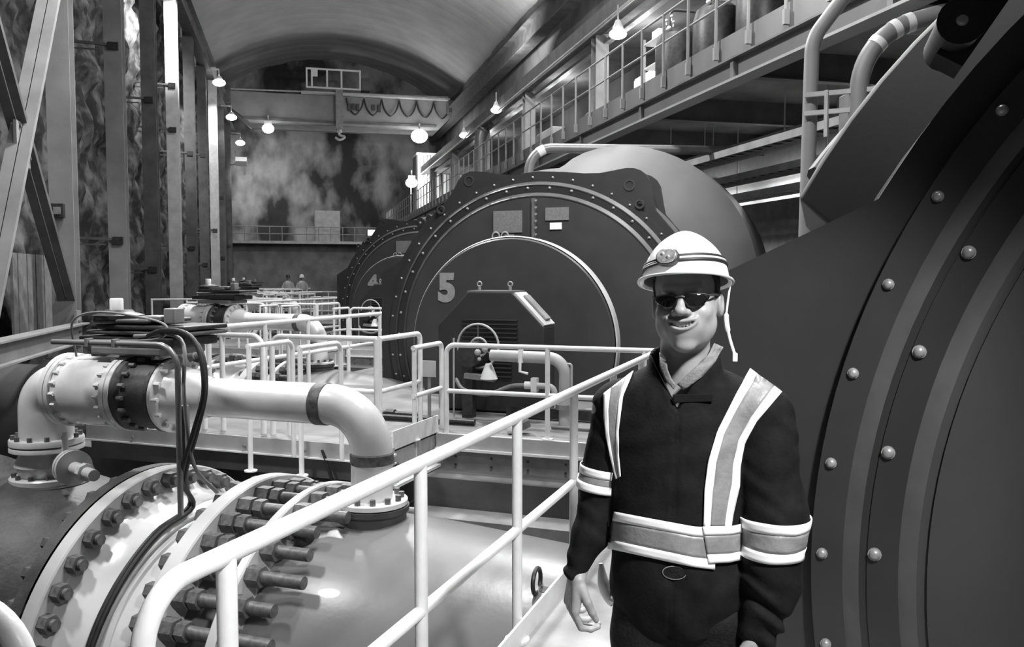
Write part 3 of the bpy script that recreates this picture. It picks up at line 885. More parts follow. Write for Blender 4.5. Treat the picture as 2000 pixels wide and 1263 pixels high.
# the long railing along the walkway, from the bottom left to behind the man
railing('long white railing in the foreground, running from bottom left to behind the man', U(1.36, -1.31, 0), U(8.42, -1.31, 0), posts=[.27, 1.32, 2.35, 3.34, 4.35, 5.35, 6.35], bend0=True, toe=.11, rc=.13)
railing('white railing with a rounded end in the bottom left corner', U(1.20, -1.44, 0), U(1.20, -4.5, 0), posts=[.7, 1.9], bend0=True, rc=.14)
# rails round the next unit's landing; the set repeats at every unit, half hidden farther off
def platform_set(k, lab):
    o = U(PA * k, PB * k, 0)
    q = lambda a, b: U(a, b, 0) + o
    railing(lab + ' long front rail with rounded left end', q(8.5, -3.83), q(8.5, -1.36), zt=.98, posts=[1.17, 2.2], bend0=-.3 if k == 0 else True, r=.027, rc=.1, midz=.47, postz=-.34)
    railing(lab + ' short rail along the white toe plate', q(7.96, -3.97), q(8.72, -3.99), zt=.98, posts=[.03], bend1=True, r=.027, rc=.07, midz=.47, postz=-.36)
    railing(lab + ' middle rail with rounded left corner', q(7.65, -5.50), q(7.65, -4.22), zt=1.09, posts=[.22, 1.27], bend0=True, r=.03, rc=.12, pr=.032)
    railing(lab + ' side rail with rounded corner beside the middle rail', q(7.66, -4.21), q(8.62, -4.21), zt=1.09, posts=[0.01], bend1=True, r=.028, rc=.08)
    railing(lab + ' left rail ending in a rounded corner', q(7.65, -7.9), q(7.65, -5.62), zt=1.09, posts=[.4, 1.5, 1.75], bend1=True, r=.03, rc=.14)
    for j, (bb, ln) in enumerate(((-4.42, .72), (-4.98, .72))):
        railing(lab + (' nearer hooped grab rail of the stair' if j == 0 else ' farther hooped grab rail of the stair'), q(6.55, bb), q(6.55 + ln, bb), zt=1.08, z0=-.1, posts=[.02], bend1=True, r=.024, rc=.1, mid=False)
    railing(lab + ' rail running back along the pit edge', q(8.3, -7.62), q(14.4, -7.55), zt=1.05, posts=[.9, 2.1, 3.2, 4.4, 5.5], r=.034, bend0=None, rc=.1)


platform_set(0, 'white platform railing before generator five:')
platform_set(1, 'smaller white railing before generator four:')
platform_set(2, 'far small railing past generator four:')
platform_set(3, 'tiny farthest railing by the end wall:')
for i, (L0_, L1_, s_) in enumerate(((-4.2, -1.5, 27.0), (-4.1, -1.2, 38.0), (-4.0, -.6, 49.0))):
    railing(['pale railing beside the second left column, seen over the bypass pipe', 'pale small railing in front of the middle left columns', 'farthest pale railing in front of the left columns'][i],
            H(L0_, s_, 0), H(L1_, s_, 0), zt=1.05, posts=[0.02, 1.0, 1.35, 2.2], r=.03, bend1=True, rc=.1)


def landing(k, lab):
    o = U(PA * k, PB * k, 0)
    t = thing('landing', U(7.97, -5.8, -.4) + o, lab, 'platform', 'steel landings over the pits')
    def bx(nm, a0, a1, b0, b1, z0, z1, mt, **kw):
        m = MB(); m.box(U((a0 + a1) / 2, (b0 + b1) / 2, (z0 + z1) / 2) + o, (a1 - a0, b1 - b0, z1 - z0), (UA, WB, Z)); m.build(nm, mt, t, smooth=0, **kw)
    bx('deck_plate', 7.45, 8.5, -7.9, -3.95, -.005, .03, M_conc)
    bx('toe_plate', 7.45, 8.52, -3.955, -3.94, .0, .19, M_rail)
    bx('front_beam', 7.43, 7.46, -7.9, -3.93, -.13, .03, M_steel3)
    bx('front_flange', 7.40, 7.5, -7.9, -3.93, -.145, -.13, M_rail)
    bx('lower_beam', 7.5, 7.55, -7.9, -3.93, -.36, -.145, M_steel2)
    bx('side_web', 7.45, 8.5, -3.97, -3.95, -.34, -.02, M_steel3)
    bx('side_flange', 7.38, 8.5, -4.03, -3.88, -.37, -.34, M_rail)
    bx('beam_stub', 6.9, 7.45, -3.99, -3.97, -.32, -.05, M_steel3)
    bx('stub_flange', 6.9, 7.45, -4.06, -3.9, -.345, -.32, M_rail); bx('stub_flange', 6.9, 7.45, -4.06, -3.9, -.05, -.03, M_rail)
    for j in range(5):
        p = U(7.42, -7.2 + .75 * j, -.07) + o; m = MB(); m.cyl(p, p - UA * .02, .016, n=8); m.build('bolt', M_boltg, t, smooth=0)
    return t


landing(0, 'steel landing with white toe plate standing over the pit behind the elbow')
landing(1, 'steel landing over the second pit, before generator four')


def edge(k, lab):
    o = U(PA * k, PB * k, 0)
    t = thing('edge_beam', U(8.48, -2.65, -.38) + o, lab, 'beam')
    def bx(nm, a0, a1, b0, b1, z0, z1, mt):
        m = MB(); m.box(U((a0 + a1) / 2, (b0 + b1) / 2, (z0 + z1) / 2) + o, (a1 - a0, b1 - b0, z1 - z0), (UA, WB, Z)); m.build(nm, mt, t, smooth=0)
    bx('upper_plate', 8.44, 8.498, -3.93, -1.33, -.15, .0, M_steel3)
    bx('ledge', 8.40, 8.46, -3.93, -1.33, -.175, -.15, M_rail)
    bx('lower_web', 8.45, 8.498, -3.93, -1.33, -.40, -.175, M_grey)
    for j in range(6):
        for z in (-.24, -.33):
            p = U(8.45, -3.7 + .42 * j, z) + o; m = MB(); m.cyl(p, p - UA * .014, .012, n=8); m.build('bolt', M_dark, t, smooth=0)
    bx('pit_ledge', 7.6, 7.98, -3.9, -.75, -.92, -.68, M_grey)


edge(0, 'pale steel beam along the platform edge before generator five')
edge(1, 'pale steel beam along the platform edge before generator four')


# ------------------------------------------------------------------ oil piping and hand wheel in front of generator five, blank sign, small fittings
def oil_set(o, lab_pipe, lab_pump):
    q = lambda a, b, z: U(a, b, z) + o
    c = (9.55, -3.9)
    t = thing('jacking_pump', q(c[0], c[1], 0), lab_pump, 'pump', 'oil pumps')
    cz = .88
    m = MB(); pts = [q(c[0] + .05, c[1] + .27 * math.cos(2 * PI * k / 28), cz + .27 * math.sin(2 * PI * k / 28)) for k in range(28)]
    m.tube(pts, .014, 8, closed=True); m.build('hoop_guard', M_steel3, t)
    for k in range(3):
        m = MB(); th = PI / 2 + 2 * PI * k / 3; m.tube([q(c[0] + .05, c[1], cz), q(c[0] + .05, c[1] + .27 * math.cos(th), cz + .27 * math.sin(th))], .009, 6); m.build('hoop_spoke', M_steel2, t)
    m = MB(); m.cyl(q(c[0] - .12, c[1] - .06, cz - .1), q(c[0] + .25, c[1] - .06, cz - .1), .15, n=20); m.build('motor', M_dark, t)
    m = MB(); m.lathe([(.11 + .013 * math.cos(k * PI / 4), .013 * math.sin(k * PI / 4)) for k in range(8)], q(c[0] - .1, c[1] + .07, cz + .0), UA, 18, closed=True); m.build('pulley', M_steel3, t)
    for dx, dz, rr in ((.08, -.06, .05), (.1, -.14, .03), (.17, -.02, .045)):
        m = MB(); m.sphere(q(c[0] - .16, c[1] + dx, cz + dz), rr * .8, 12, 8); m.build('fitting', M_steel3, t)
    m = MB(); m.cyl(q(c[0] - .1, c[1] + .2, cz - .38), q(c[0] - .1, c[1] + .2, cz - .2), .11, .04, n=18); m.build('funnel', M_rail, t)
    m = MB(); m.bar(q(c[0] - .1, c[1] - .1, cz - .35), q(c[0] - .1, c[1] + .28, cz - .38), .12, .06); m.build('tray', M_grey, t, smooth=0)
    m = MB(); m.bar(q(c[0], c[1] - .1, 0), q(c[0], c[1] - .1, cz - .1), .14, .12, side=WB); m.build('stand', M_dark, t, smooth=0)
    m = MB(); m.cyl(q(c[0] - .1, c[1] - .26, .02), q(c[0] - .1, c[1] - .26, cz + .1), .012, n=8); m.build('sight_tube', M_steel3, t)
    p = thing('oil_pipe', q(9.4, -3.15, 0), lab_pipe, 'pipe', 'oil pipes')
    m = MB(); m.tube(fillet([q(9.4, -3.65, .79), q(9.4, -2.73, .78), q(9.4, -2.73, 0)], .2, 10), .07, 18); m.build('main_pipe', M_steel3, p)
    m = MB(); m.lathe([(.07, -.03), (.11, -.03), (.11, .03), (.07, .03)], q(9.4, -2.73, .22), Z, 20); m.build('flange', M_grey, p)
    m = MB(); m.tube([q(9.32, -3.25, .86), q(9.3, -3.25, .62), q(9.3, -3.15, .6)], .018, 8); m.box(q(9.33, -3.25, .8), (.05, .05, .16), (UA, WB, Z)); m.build('gauge_cock', M_rail, p)
    m = MB(); m.tube(fillet([q(9.25, -3.07, .47), q(9.25, -2.81, .47), q(9.25, -2.81, .3)], .08, 8), .035, 14); m.build('branch_pipe', M_steel3, p)
    m = MB(); m.cyl(q(9.25, -3.17, .47), q(9.25, -3.03, .47), .045, n=12); m.box(q(9.25, -3.05, .48), (.09, .07, .16), (UA, WB, Z)); m.build('check_valve', M_pipe, p)
    m = MB(); m.tube(spline([q(9.3, -4.07, .5), q(9.27, -3.95, .38), q(9.25, -3.65, .34), q(9.25, -3.35, .45), q(9.25, -3.15, .47)], 8), .024, 10); m.build('hose', M_grey, p)
    m = MB(); m.tube(fillet([q(9.4, -2.65, .02), q(9.4, -2.65, .72), q(9.4, -2.71, .72)], .03, 4), .014, 8); m.build('sight_tube', M_steel3, p)
    m = MB(); m.bar(q(9.7, -3.55, .08), q(9.7, -2.45, .08), .12, .1, side=Z); m.build('bed_rail', M_dark, p, smooth=0)


oil_set(U(0, 0, 0), 'pale bent oil pipe standing before generator five', 'dark oil pump with round hoop guard before generator five')
oil_set(PITCH, 'bent oil pipe standing before generator four', 'small hoop guarded pump before generator four')
t = thing('blank_sign', U(8.9, -4.23, 0), 'small blank grey sign plate on a post, left of the rounded rail end', 'sign')
m = MB(); m.cyl(U(8.9, -4.23, 0), U(8.9, -4.23, .62), .02, n=10); m.build('post', M_grey, t)
m = MB(); m.box(U(8.88, -4.23, .66), (.012, .19, .19), (UA, WB, Z)); m.build('plate', M_steel3, t, smooth=0)
t = thing('floor_flange', U(8.75, -3.05, 0), 'small square bolted fitting lying on the platform edge before generator five', 'fitting')
m = MB(); m.cyl(U(8.7, -3.12, .1), U(8.78, -2.98, .16), .1, n=8); m.build('block', M_grey, t, smooth=0)
m = MB(); m.cyl(U(8.65, -3.16, .05), U(8.65, -3.05, .05), .045, n=14); m.build('union', M_rail, t)
for i, (a, b, l, r_) in enumerate(((9.2, -4.9, .8, .04), (9.0, -4.3, 1.2, .035), (10.1, -2.6, 1.4, .04), (9.1, -2.2, 1.2, .02))):
    m = MB(); m.cyl(U(a, b - l / 2, r_ + .005), U(a, b + l / 2, r_ + .005), r_, n=10); m.cyl(U(a, b - .06, r_ + .005), U(a, b + .06, r_ + .005), r_ * 1.5, n=10)
    tag(m.build('drain_pipe', M_dark if i < 2 else M_grey, origin=U(a, b, 0)), ['dark drain pipe lying on the deck by the pump stand', 'dark drain pipe lying along the platform edge', 'grey drain pipe lying at the foot of generator five', 'thin grey pipe lying on the right of the platform'][i], 'pipe')

# ------------------------------------------------------------------ gallery on the right
ZB, ZD, ZR = 3.0 + EYE, 3.66 + EYE, 4.77 + EYE
t = thing('gallery', H(6.6, 28, ZB), 'long grey steel gallery floor and girder running along the right side', 'walkway')
S0, S1 = 9.2, 64.5
def hbox(m, L0, L1, s0, s1, z0, z1):
    return m.box(H((L0 + L1) / 2, (s0 + s1) / 2, (z0 + z1) / 2), (L1 - L0, s1 - s0, z1 - z0), (N, G, Z))
m = MB(); hbox(m, 6.62, 6.66, -10, S1, ZB + .03, 3.34 + EYE); m.build('girder_web', M_gal, t, smooth=0)
m = MB(); hbox(m, 6.50, 6.80, -10, S1, ZB, ZB + .04); m.build('bottom_flange', M_galf, t, smooth=0)
m = MB(); hbox(m, 6.52, 6.8, -10, S1, 3.34 + EYE, 3.37 + EYE); m.build('top_flange', M_steel2, t, smooth=0)
m = MB(); hbox(m, 6.6, 6.64, -10, S1, 3.37 + EYE, ZD + .1); m.build('fascia', M_gal, t, smooth=0)
m = MB(); hbox(m, 6.64, 11.9, -10, S1, ZD - .12, ZD); m.build('deck', M_conc, t, smooth=0)
for k in range(20):
    s = -6 + 3.6 * k
    m = MB(); hbox(m, 6.66, 11.9, s - .01, s + .01, ZB + .1, ZD - .12); hbox(m, 6.66, 11.9, s - .09, s + .09, ZB + .08, ZB + .1); m.build('cross_beam', M_steel2, t, smooth=0)
    if k < 16:
        m = MB(); hbox(m, 6.56, 6.62, s - .05, s + .05, ZB + .04, 3.34 + EYE); m.build('stiffener', M_gal, t, smooth=0)
g = thing('gallery_railing', H(6.57, 28, ZD), 'long grey post railing along the gallery edge', 'railing')
m = MB(); m.tube([H(6.57, -10, ZR), H(6.57, S1, ZR)], .024, 10); m.build('top_rail', M_galrail, g)
m = MB(); m.tube([H(6.57, -10, ZR - .5), H(6.57, S1, ZR - .5)], .02, 10); m.build('mid_rail', M_galrail, g)
src = None
for k in range(56):
    s = 8.5 + 1.0 * k; p = H(6.55, s, 3.45 + EYE)
    if src is None:
        m = MB(); m.cyl(p, p + Z * (ZR - p.z), .026, n=10); src = m.build('post', M_galf, g); p0 = p
        m = MB(); m.box(p + Z * .1, (.08, .06, .2), (N, G, Z)); fs_ = m.build('post_bracket', M_galf, g, smooth=0)
    else: inst(src, 'post', g, p - p0); inst(fs_, 'post_bracket', g, p - p0)
# wall below the gallery, behind the generators, and lit cable ladders between its top and the gallery
m = MB(); hbox(m, 9.0, 9.3, 2, 66, 0, 3.2); struct(m.build('wall_gallery', M_grey, smooth=0))
trays = [(7.6, 3.9, 'nearest cable ladder hung below the gallery'), (8.4, 3.62, 'second cable ladder hung below the gallery'), (9.2, 3.4, 'lowest cable ladder below the gallery, over the wall top'), (8.6, 4.25, 'upper cable ladder tucked up below the gallery floor')]
for L, z, lab in trays:
    t = thing('cable_ladder', H(L, 15, z), lab, 'cable tray', 'cable ladders under the gallery')
    for dl in (-.25, .25):
        m = MB(); hbox(m, L + dl - .02, L + dl + .02, 6, 26, z - .06, z + .06); m.build('side_rail', M_steel3, t, smooth=0)
    src = None
    for k in range(66):
        s = 6.2 + .3 * k
        if src is None:
            m = MB(); hbox(m, L - .25, L + .25, s - .02, s + .02, z - .03, z - .01); src = m.build('rung', M_steel3, t, smooth=0); p0 = s
        else: inst(src, 'rung', t, G * (s - p0))
    m = MB()
    for j in range(4): m.tube([H(L - .16 + .1 * j, 6, z + .02), H(L - .16 + .1 * j + .02, 15, z + .025), H(L - .16 + .1 * j, 26, z + .02)], .022, 6)
    m.build('cables', M_black, t)
    for s in (8, 12.6, 17, 21):
        m = MB(); m.cyl(H(L + .27, s, z - .06), H(L + .27, s, ZD - .1), .012, n=6); m.build('hanger', M_steel3, t)
for i, (L, s0, s1, z) in enumerate(((10.2, 9, 13, 4.15), (10.6, 14, 18.5, 4.1), (10.4, 19.5, 24, 4.1))):
    t = thing('strip_light', H(L, (s0 + s1) / 2, z), ['nearest lit strip lamp below the gallery behind the ladders', 'middle lit strip lamp below the gallery behind the ladders', 'far lit strip lamp below the gallery behind the ladders'][i], 'lamp')
    m = MB(); hbox(m, L - .12, L + .12, s0, s1, z + .06, z + .14); m.build('housing', M_white, t, smooth=0)
    m = MB(); m.cyl(H(L, s0 + .05, z), H(L, s1 - .05, z), .05, n=12); m.build('tube', M_tube, t)
    lamp('strip_light_glow', 'AREA', H(L, (s0 + s1) / 2, z - .08), 70, .3, H(L, (s0 + s1) / 2 + .001, 0), sizey=s1 - s0)
m = MB(); hbox(m, 11.2, 11.3, 4, 40, 2.6, 4.9); struct(m.build('wall_gallery_back', M_white, smooth=0))

# columns standing on the gallery and the soffit they carry
t = thing('soffit', H(10.3, 28, 9.2), 'concrete soffit and beam running above the gallery', 'canopy')
m = MB(); hbox(m, 9.1, 11.9, 8, 64, 9.25, 9.5); m.build('slab', M_conc, t, smooth=0)
m = MB(); hbox(m, 8.95, 9.2, 8, 64, 9.15, 9.75); m.build('edge_girder', M_steel2, t, smooth=0)
m = MB(); m.tube([H(8.8, 8, 9.12), H(8.8, 62, 9.12)], .05, 10); m.build('edge_pipe', M_steel3, t)
m = MB(); hbox(m, 9.3, 9.5, 8, 64, 8.9, 9.0); m.build('cable_tray', M_steel3, t, smooth=0)
for k in range(6):
    s = 16.9 + 8.3 * k
    t = thing('gallery_column', H(9.25, s, ZD), ['nearest pale column on the gallery', 'pale lit column beside the nearest gallery lamp', 'third column on the gallery, in shade', 'bright column behind the large lamp at the rounded duct', 'fifth column on the gallery', 'farthest column on the gallery'][k], 'column', 'columns on the gallery')
    m = MB(); h_section(m, 9.25, s, ZD, 9.2, .42, .4); m.build('shaft', M_steel3, t, smooth=0)
    m = MB(); m.box(H(9.25, s, ZD + .02), (.55, .55, .04), (N, G, Z)); m.build('base_plate', M_steel2, t, smooth=0)


def cabinet(L, s, w, d, h, lab, mt, z=None, doors=2, grp='cabinets on the gallery'):
    z = ZD if z is None else z
    t = thing('cabinet', H(L, s, z), lab, 'cabinet', grp)
    m = MB(); m.box(H(L, s, z + h / 2), (d, w, h), (N, G, Z)); m.build('body', mt, t, smooth=0, bevel=.02)
    for k in range(doors):
        c = s - w / 2 + w * (k + .5) / doors
        m = MB(); m.box(H(L - d / 2 - .015, c, z + h / 2), (.03, w / doors - .05, h - .12), (N, G, Z)); dd = m.build('door', mt, t, smooth=0, bevel=.006)
        m = MB(); m.box(H(L - d / 2 - .045, c + w / doors * .32, z + h * .55), (.03, .03, .14), (N, G, Z)); m.build('handle', M_dark, dd, smooth=0)
        m = MB(); m.box(H(L, c, z + h * .5) - G * 0 - N * (d / 2 + .035), (.01, w / doors * .4, h * .12), (N, G, Z)); m.build('gauge_panel', M_dark, dd, smooth=0)
    m = MB(); m.box(H(L, s - w / 2 - .01, z + h / 2), (d - .1, .02, h - .1), (N, G, Z)); m.build('end_panel', mt, t, smooth=0)
    return t


for args in ((9.9, 22.2, 1.6, .8, 2.0, 'white lit cabinet below the nearest gallery lamp', M_white), (10.4, 27.5, 2.4, .8, 2.1, 'grey double cabinet behind the gallery rail, past the lit column', M_grey),
             (10.2, 33.0, 2.2, .9, 2.2, 'pale tall cabinet on the gallery before the rounded duct', M_steel3), (10.4, 37.2, 1.6, .8, 2.0, 'grey cabinet just before the large dome lamp', M_grey),
             (10.3, 44.5, 2.0, .8, 2.0, 'far pale cabinet on the gallery beyond the rounded duct', M_steel3), (10.3, 51.0, 2.0, .8, 2.0, 'farthest grey cabinet on the gallery', M_grey)):
    cabinet(*args)
for s_ in (23.6, 31.0, 36.4, 44.0):
    lamp('added_soffit_glow', 'POINT', H(10.0, s_, 8.5), 65, .15)  # unseen lights without fixtures, added to brighten the soffit and cabinets
# lit shelf frame by the nearest lamp
t = thing('equipment_rack', H(8.9, 19.6, ZD), 'pale open equipment rack with lit shelves on the gallery', 'rack')
for ds in (-.6, .6):
    for dl in (-.3, .3):
        m = MB(); hbox(m, 8.9 + dl - .03, 8.9 + dl + .03, 19.6 + ds - .03, 19.6 + ds + .03, ZD, ZD + 2.3); m.build('upright', M_steel3, t, smooth=0)
for k in range(4):
    m = MB(); hbox(m, 8.58, 9.22, 18.98, 20.22, ZD + .35 + .6 * k, ZD + .38 + .6 * k); m.build('shelf', M_white, t, smooth=0)
for k, (ds, zz, w) in enumerate(((-.3, .38, .4), (.25, .98, .35), (-.2, 1.58, .5), (.3, 2.18, .4))):
    m = MB(); hbox(m, 8.75, 9.05, 19.6 + ds - w / 2, 19.6 + ds + w / 2, ZD + zz, ZD + zz + .3)
    tag(m.build('instrument_case', M_white if k % 2 else M_grey, smooth=0, bevel=.015, origin=H(8.9, 19.6 + ds, ZD + zz)), ['grey instrument case on the lowest shelf of the gallery rack', 'white instrument case on the second shelf of the gallery rack', 'grey wide instrument case on the third shelf of the gallery rack', 'white instrument case on top of the gallery rack'][k], 'case', 'instrument cases on the rack')
# row of dark air receivers with bright fittings
for k, s in enumerate((17.2, 15.4, 13.7, 12.1, 10.6)):
    t = thing('air_receiver', H(8.1, s, ZD), ['farthest', 'fourth', 'third', 'second', 'nearest'][k] + ' dark upright air receiver with shiny fittings behind the gallery rail', 'tank', 'air receivers on the gallery')
    m = MB(); m.lathe([(.0, 1.72), (.25, 1.68), (.42, 1.55), (.48, 1.35), (.48, .3), (.42, .15), (.3, .08), (.3, 0)], H(8.1, s, ZD), Z, 28); m.build('vessel', M_dark, t)
    for dl, dz in ((-.3, 1.64), (-.2, 1.78), (-.36, 1.8), (-.24, 1.9)):
        m = MB(); m.sphere(H(8.1 + dl, s - .2, ZD + dz), .055 if dz < 1.7 else .035, 10, 7); m.cyl(H(8.1 + dl, s - .2, ZD + dz - .1), H(8.1 + dl, s - .2, ZD + dz), .018, n=6); m.build('fitting', M_rail, t)
    m = MB(); m.tube(fillet([H(7.9, s, ZD + 1.6), H(7.9, s, ZD + 2.1), H(8.6, s, ZD + 2.1)], .15, 5), .03, 8); m.build('pipe', M_steel2, t)

# rounded ducts: over generator five, along the gallery, and by the near unit
def duct(name, pts, r, lab, rad=.5, mt=None, clamps=(), n=20, flat=None):
    t = thing(name, pts[0], lab, 'duct')
    m = MB(); path = fillet(pts, rad, 12); m.tube(path, r, n); m.build('pipe', mt or M_duct, t)
    for f in clamps:
        i = int(f * (len(path) - 2)); p, q = path[i], path[i + 1]; d = (q - p).normalized(); c = p + (q - p) * .5
        m = MB(); m.cyl(c - d * .04, c + d * .04, r * 1.06, n=n); m.build('band', M_rail, t)
    return t


V3 = lambda x, y, z: Vector((x, y, z))
duct('duct', [V3(.28, 15.2, 3.2), V3(.32, 15.2, 4.02), V3(4.6, 15.6, 4.02)], .085, 'pale duct arching over the barrel of generator five', .45, clamps=(.62, .7))
duct('duct', [V3(1.1, 15.6, 3.2), V3(1.15, 15.6, 3.78), V3(3.0, 15.8, 3.78)], .075, 'small inner duct with bright bands over generator five', .4, clamps=(.5, .62, .75))
duct('duct', [H(8.95, 41.5, ZD), H(8.95, 41.5, 9.55), H(11.8, 41.8, 9.7)], .3, 'tall rounded duct beside the large dome lamp on the gallery', 1.2)
dA = duct('vent_pipe', [V3(3.26, 9.5, 0), V3(3.32, 9.5, 4.35), V3(4.35, 9.4, 5.75)], .08, 'pale upright pipe bending right under the gallery, left of the pair', .5, M_galf)
dB = duct('vent_pipe', [V3(3.66, 9.2, 0), V3(3.74, 9.2, 4.3), V3(4.9, 9.2, 4.62)], .098, 'thicker pale pipe curving over right of the pair, by the near generator', .75, M_galf, clamps=(.55, .8, .95))
t = thing('pipe_clamp', V3(3.5, 9.35, 3.55), 'pale rectangular clamp frame joining the two upright pipes', 'clamp')
for z in (3.52, 3.72):
    m = MB(); m.bar(V3(3.22, 9.42, z), V3(3.86, 9.1, z), .05, .05); m.build('clamp_bar', M_steel3, t, smooth=0)
for x, y in ((3.42, 9.3), (3.86, 9.08)):
    m = MB(); m.bar(V3(x, y, 3.25), V3(x, y, 3.75), .04, .04); m.build('clamp_leg', M_steel3, t, smooth=0)
t = thing('switch_cabinet', V3(4.5, 10.1, 0), 'tall dark steel cabinet behind the curved pipe, by the near generator', 'cabinet')
m = MB(); m.box(V3(4.5, 10.1, 1.95), (1.1, .5, 3.9)); m.build('body', M_steel2, t, smooth=0, bevel=.02)
m = MB(); m.box(V3(4.5, 9.83, 1.95), (1.0, .03, 3.7)); dd = m.build('door', M_steel2, t, smooth=0, bevel=.008)
m = MB(); m.box(V3(4.12, 9.8, 2.1), (.03, .04, .2)); m.build('handle', M_dark, dd, smooth=0)
# dark fan casing hung under the gallery above the near generator
t = thing('fan_casing', V3(5.4, 10.5, 5.2), 'dark round fan casing hung above the near generator, top right', 'fan')
m = MB(); m.lathe([(.0, .38), (.7, .36), (.95, .26), (1.0, .1), (1.0, -.1), (.9, -.22), (.6, -.3), (.3, -.3)], V3(5.4, 10.5, 5.15), Z, 40); m.build('casing', M_steel2, t)
m = MB(); m.lathe([(1.0, .03), (1.06, .03), (1.06, -.03), (1.0, -.03)], V3(5.4, 10.5, 5.15), Z, 40); m.build('flange', M_steel3, t)
for k in range(3):
    a = 2 * PI * k / 3; p = V3(5.4 + .8 * math.cos(a), 10.5 + .8 * math.sin(a), 5.4); m = MB(); m.cyl(p, p + Z * 1.2, .015, n=6); m.build('hanger', M_steel3, t)

# ------------------------------------------------------------------ overhead crane by the end wall
SCR = 63.5
t = thing('bridge_crane', H(3.5, SCR, 12.9), 'wide pale overhead travelling crane spanning the hall below the vault', 'crane')
m = MB()
for ds in (-1.3, 1.3):
    poly = [(-4.4, 15.0), (11.3, 15.0), (11.3, 14.0), (10.2, 12.95), (-3.0, 12.95), (-4.4, 14.0)]
    m.prism(poly, H(0, SCR + ds - .3, 0), N, Z, G, .6)
m.build('girder', M_galf, t, smooth=0)
m = MB(); hbox(m, -3.4, 10, SCR - 1.7, SCR - 1.55, 13.1, 13.25); m.build('lower_ledge', M_steel2, t, smooth=0)
m = MB(); hbox(m, 0.5, 11, SCR - 2.2, SCR - 1.6, 15.02, 15.14); m.build('walkway', M_steel3, t, smooth=0)
m = MB(); m.tube([H(-4.2, SCR - 1.5, 15.15), H(11, SCR - 1.5, 15.35)], .06, 6); m.build('top_rail', M_steel3, t)
for L in (-4.45, 11.05):
    m = MB(); hbox(m, L - .25, L + .25, SCR - 2.6, SCR + 2.6, 14.05, 14.9); m.build('end_carriage', M_steel2, t, smooth=0)
m = MB(); hbox(m, .9, 4.6, SCR - 1.5, SCR + 1.5, 15.1, 15.5); m.build('trolley', M_steel2, t, smooth=0)
for L in (.9, 1.25, 2.3, 3.3, 4.6):
    m = MB(); hbox(m, L - .06, L + .06, SCR - 1.56, SCR - 1.44, 15.5, 16.9); m.build('trolley_post', M_rail, t, smooth=0)
for z in (15.55, 16.85):
    m = MB(); hbox(m, .9, 4.6, SCR - 1.55, SCR - 1.45, z - .06, z + .06); m.build('trolley_rail', M_rail, t, smooth=0)
m = MB(); hbox(m, 1.25, 1.65, SCR - 1.6, SCR - 1.5, 16.3, 16.85); m.build('trolley_board', M_rail, t, smooth=0)
m = MB(); hbox(m, 4.7, 5.3, SCR - 1.6, SCR - .6, 15.5, 16.4); m.build('motor_box', M_steel2, t, smooth=0)
m = MB(); hbox(m, 2.85, 3.35, SCR - 2.3, SCR - 1.6, 12.6, 15.3); m.build('cable_mast', M_grey, t, smooth=0)
m = MB(); m.cyl(H(3.1, SCR - 1.9, 12.95), H(3.1, SCR - 1.9, 12.4), .12, .2, n=12); m.build('hook_block', M_steel3, t)
m = MB(); m.tube(spline([H(3.1, SCR - 1.9, 12.45), H(3.1, SCR - 1.9, 12.25), H(3.45, SCR - 1.9, 12.1), H(3.1, SCR - 1.9, 11.9), H(2.8, SCR - 1.9, 12.05)], 6), .09, 8); m.build('hook', M_steel3, t)
for k in range(6):
    L = 3.6 + 1.25 * k
    m = MB(); m.tube(spline([H(L, SCR - 1.75, 14.9), H(L + .2, SCR - 1.75, 14.2), H(L + .62, SCR - 1.75, 13.75), H(L + 1.05, SCR - 1.75, 14.2), H(L + 1.25, SCR - 1.75, 14.9)], 5), .06, 6); m.build('festoon_cable', M_dark, t)
for k, L in enumerate((3.7, 4.0, 4.3, 5.4, 5.8)):
    m = MB(); hbox(m, L, L + .22, SCR - 1.85, SCR - 1.62, 14.0 + .12 * (k % 2), 14.5); m.build('cable_carrier', M_dark, t, smooth=0)


t.location.z -= .5


def floodlight(p, lab, r, power, sp=.3):
    p = Vector(p)
    t = thing('floodlight', p, lab, 'lamp', 'floodlights')
    m = MB(); m.box(p + Z * .35, (.5, .4, .3), (N, G, Z)); m.bar(p + Z * .45, p + Z * .9, .08, .08); m.build('housing', M_steel3, t, smooth=0)
    m = MB(); m.sphere(p, r, 16, 10, (1, 1, .8)); m.build('lens', M_lens, t)
    if power: lamp('floodlight_glow', 'POINT', p - G * (r + .9) - Z * .9, power, r)
    return t


floodlight(H(-1.75, SCR - 2.1, 11.95), 'lamp hanging below the left end of the crane', .4, 90)
floodlight(H(8.75, SCR - 2.1, 11.85), 'dazzling floodlight below the right end of the crane', .6, 260)
t = floodlight(H(8.1, 61.0, 8.45), 'glaring lamp on a post in front of the white shed, low right', .42, 420)
m = MB(); m.cyl(H(8.1, 61.3, ZD - 1.2), H(8.1, 61.3, 9.0), .06, n=8); m.build('post', M_steel2, t)
t = thing('floodlight', H(-4.2, 61.8, 9.4), 'small angled floodlight casing on the left column row, lighting the end rock', 'lamp', 'floodlights')
m = MB(); m.box(H(-3.6, 62, 9.7), (.75, .5, .4), (N, (G * .8 - Z * .6).normalized(), (Z * .8 + G * .6).normalized())); m.build('housing', M_white, t, smooth=0)
m = MB(); m.bar(H(-4.5, 62, 9.4), H(-3.6, 62, 9.6), .07, .07); m.build('arm', M_steel2, t, smooth=0)
lamp('rock_floodlight', 'SPOT', H(-3.2, 63, 9.6), 900, .2, H(-2.2, 70, 8.3), R(95), .8)

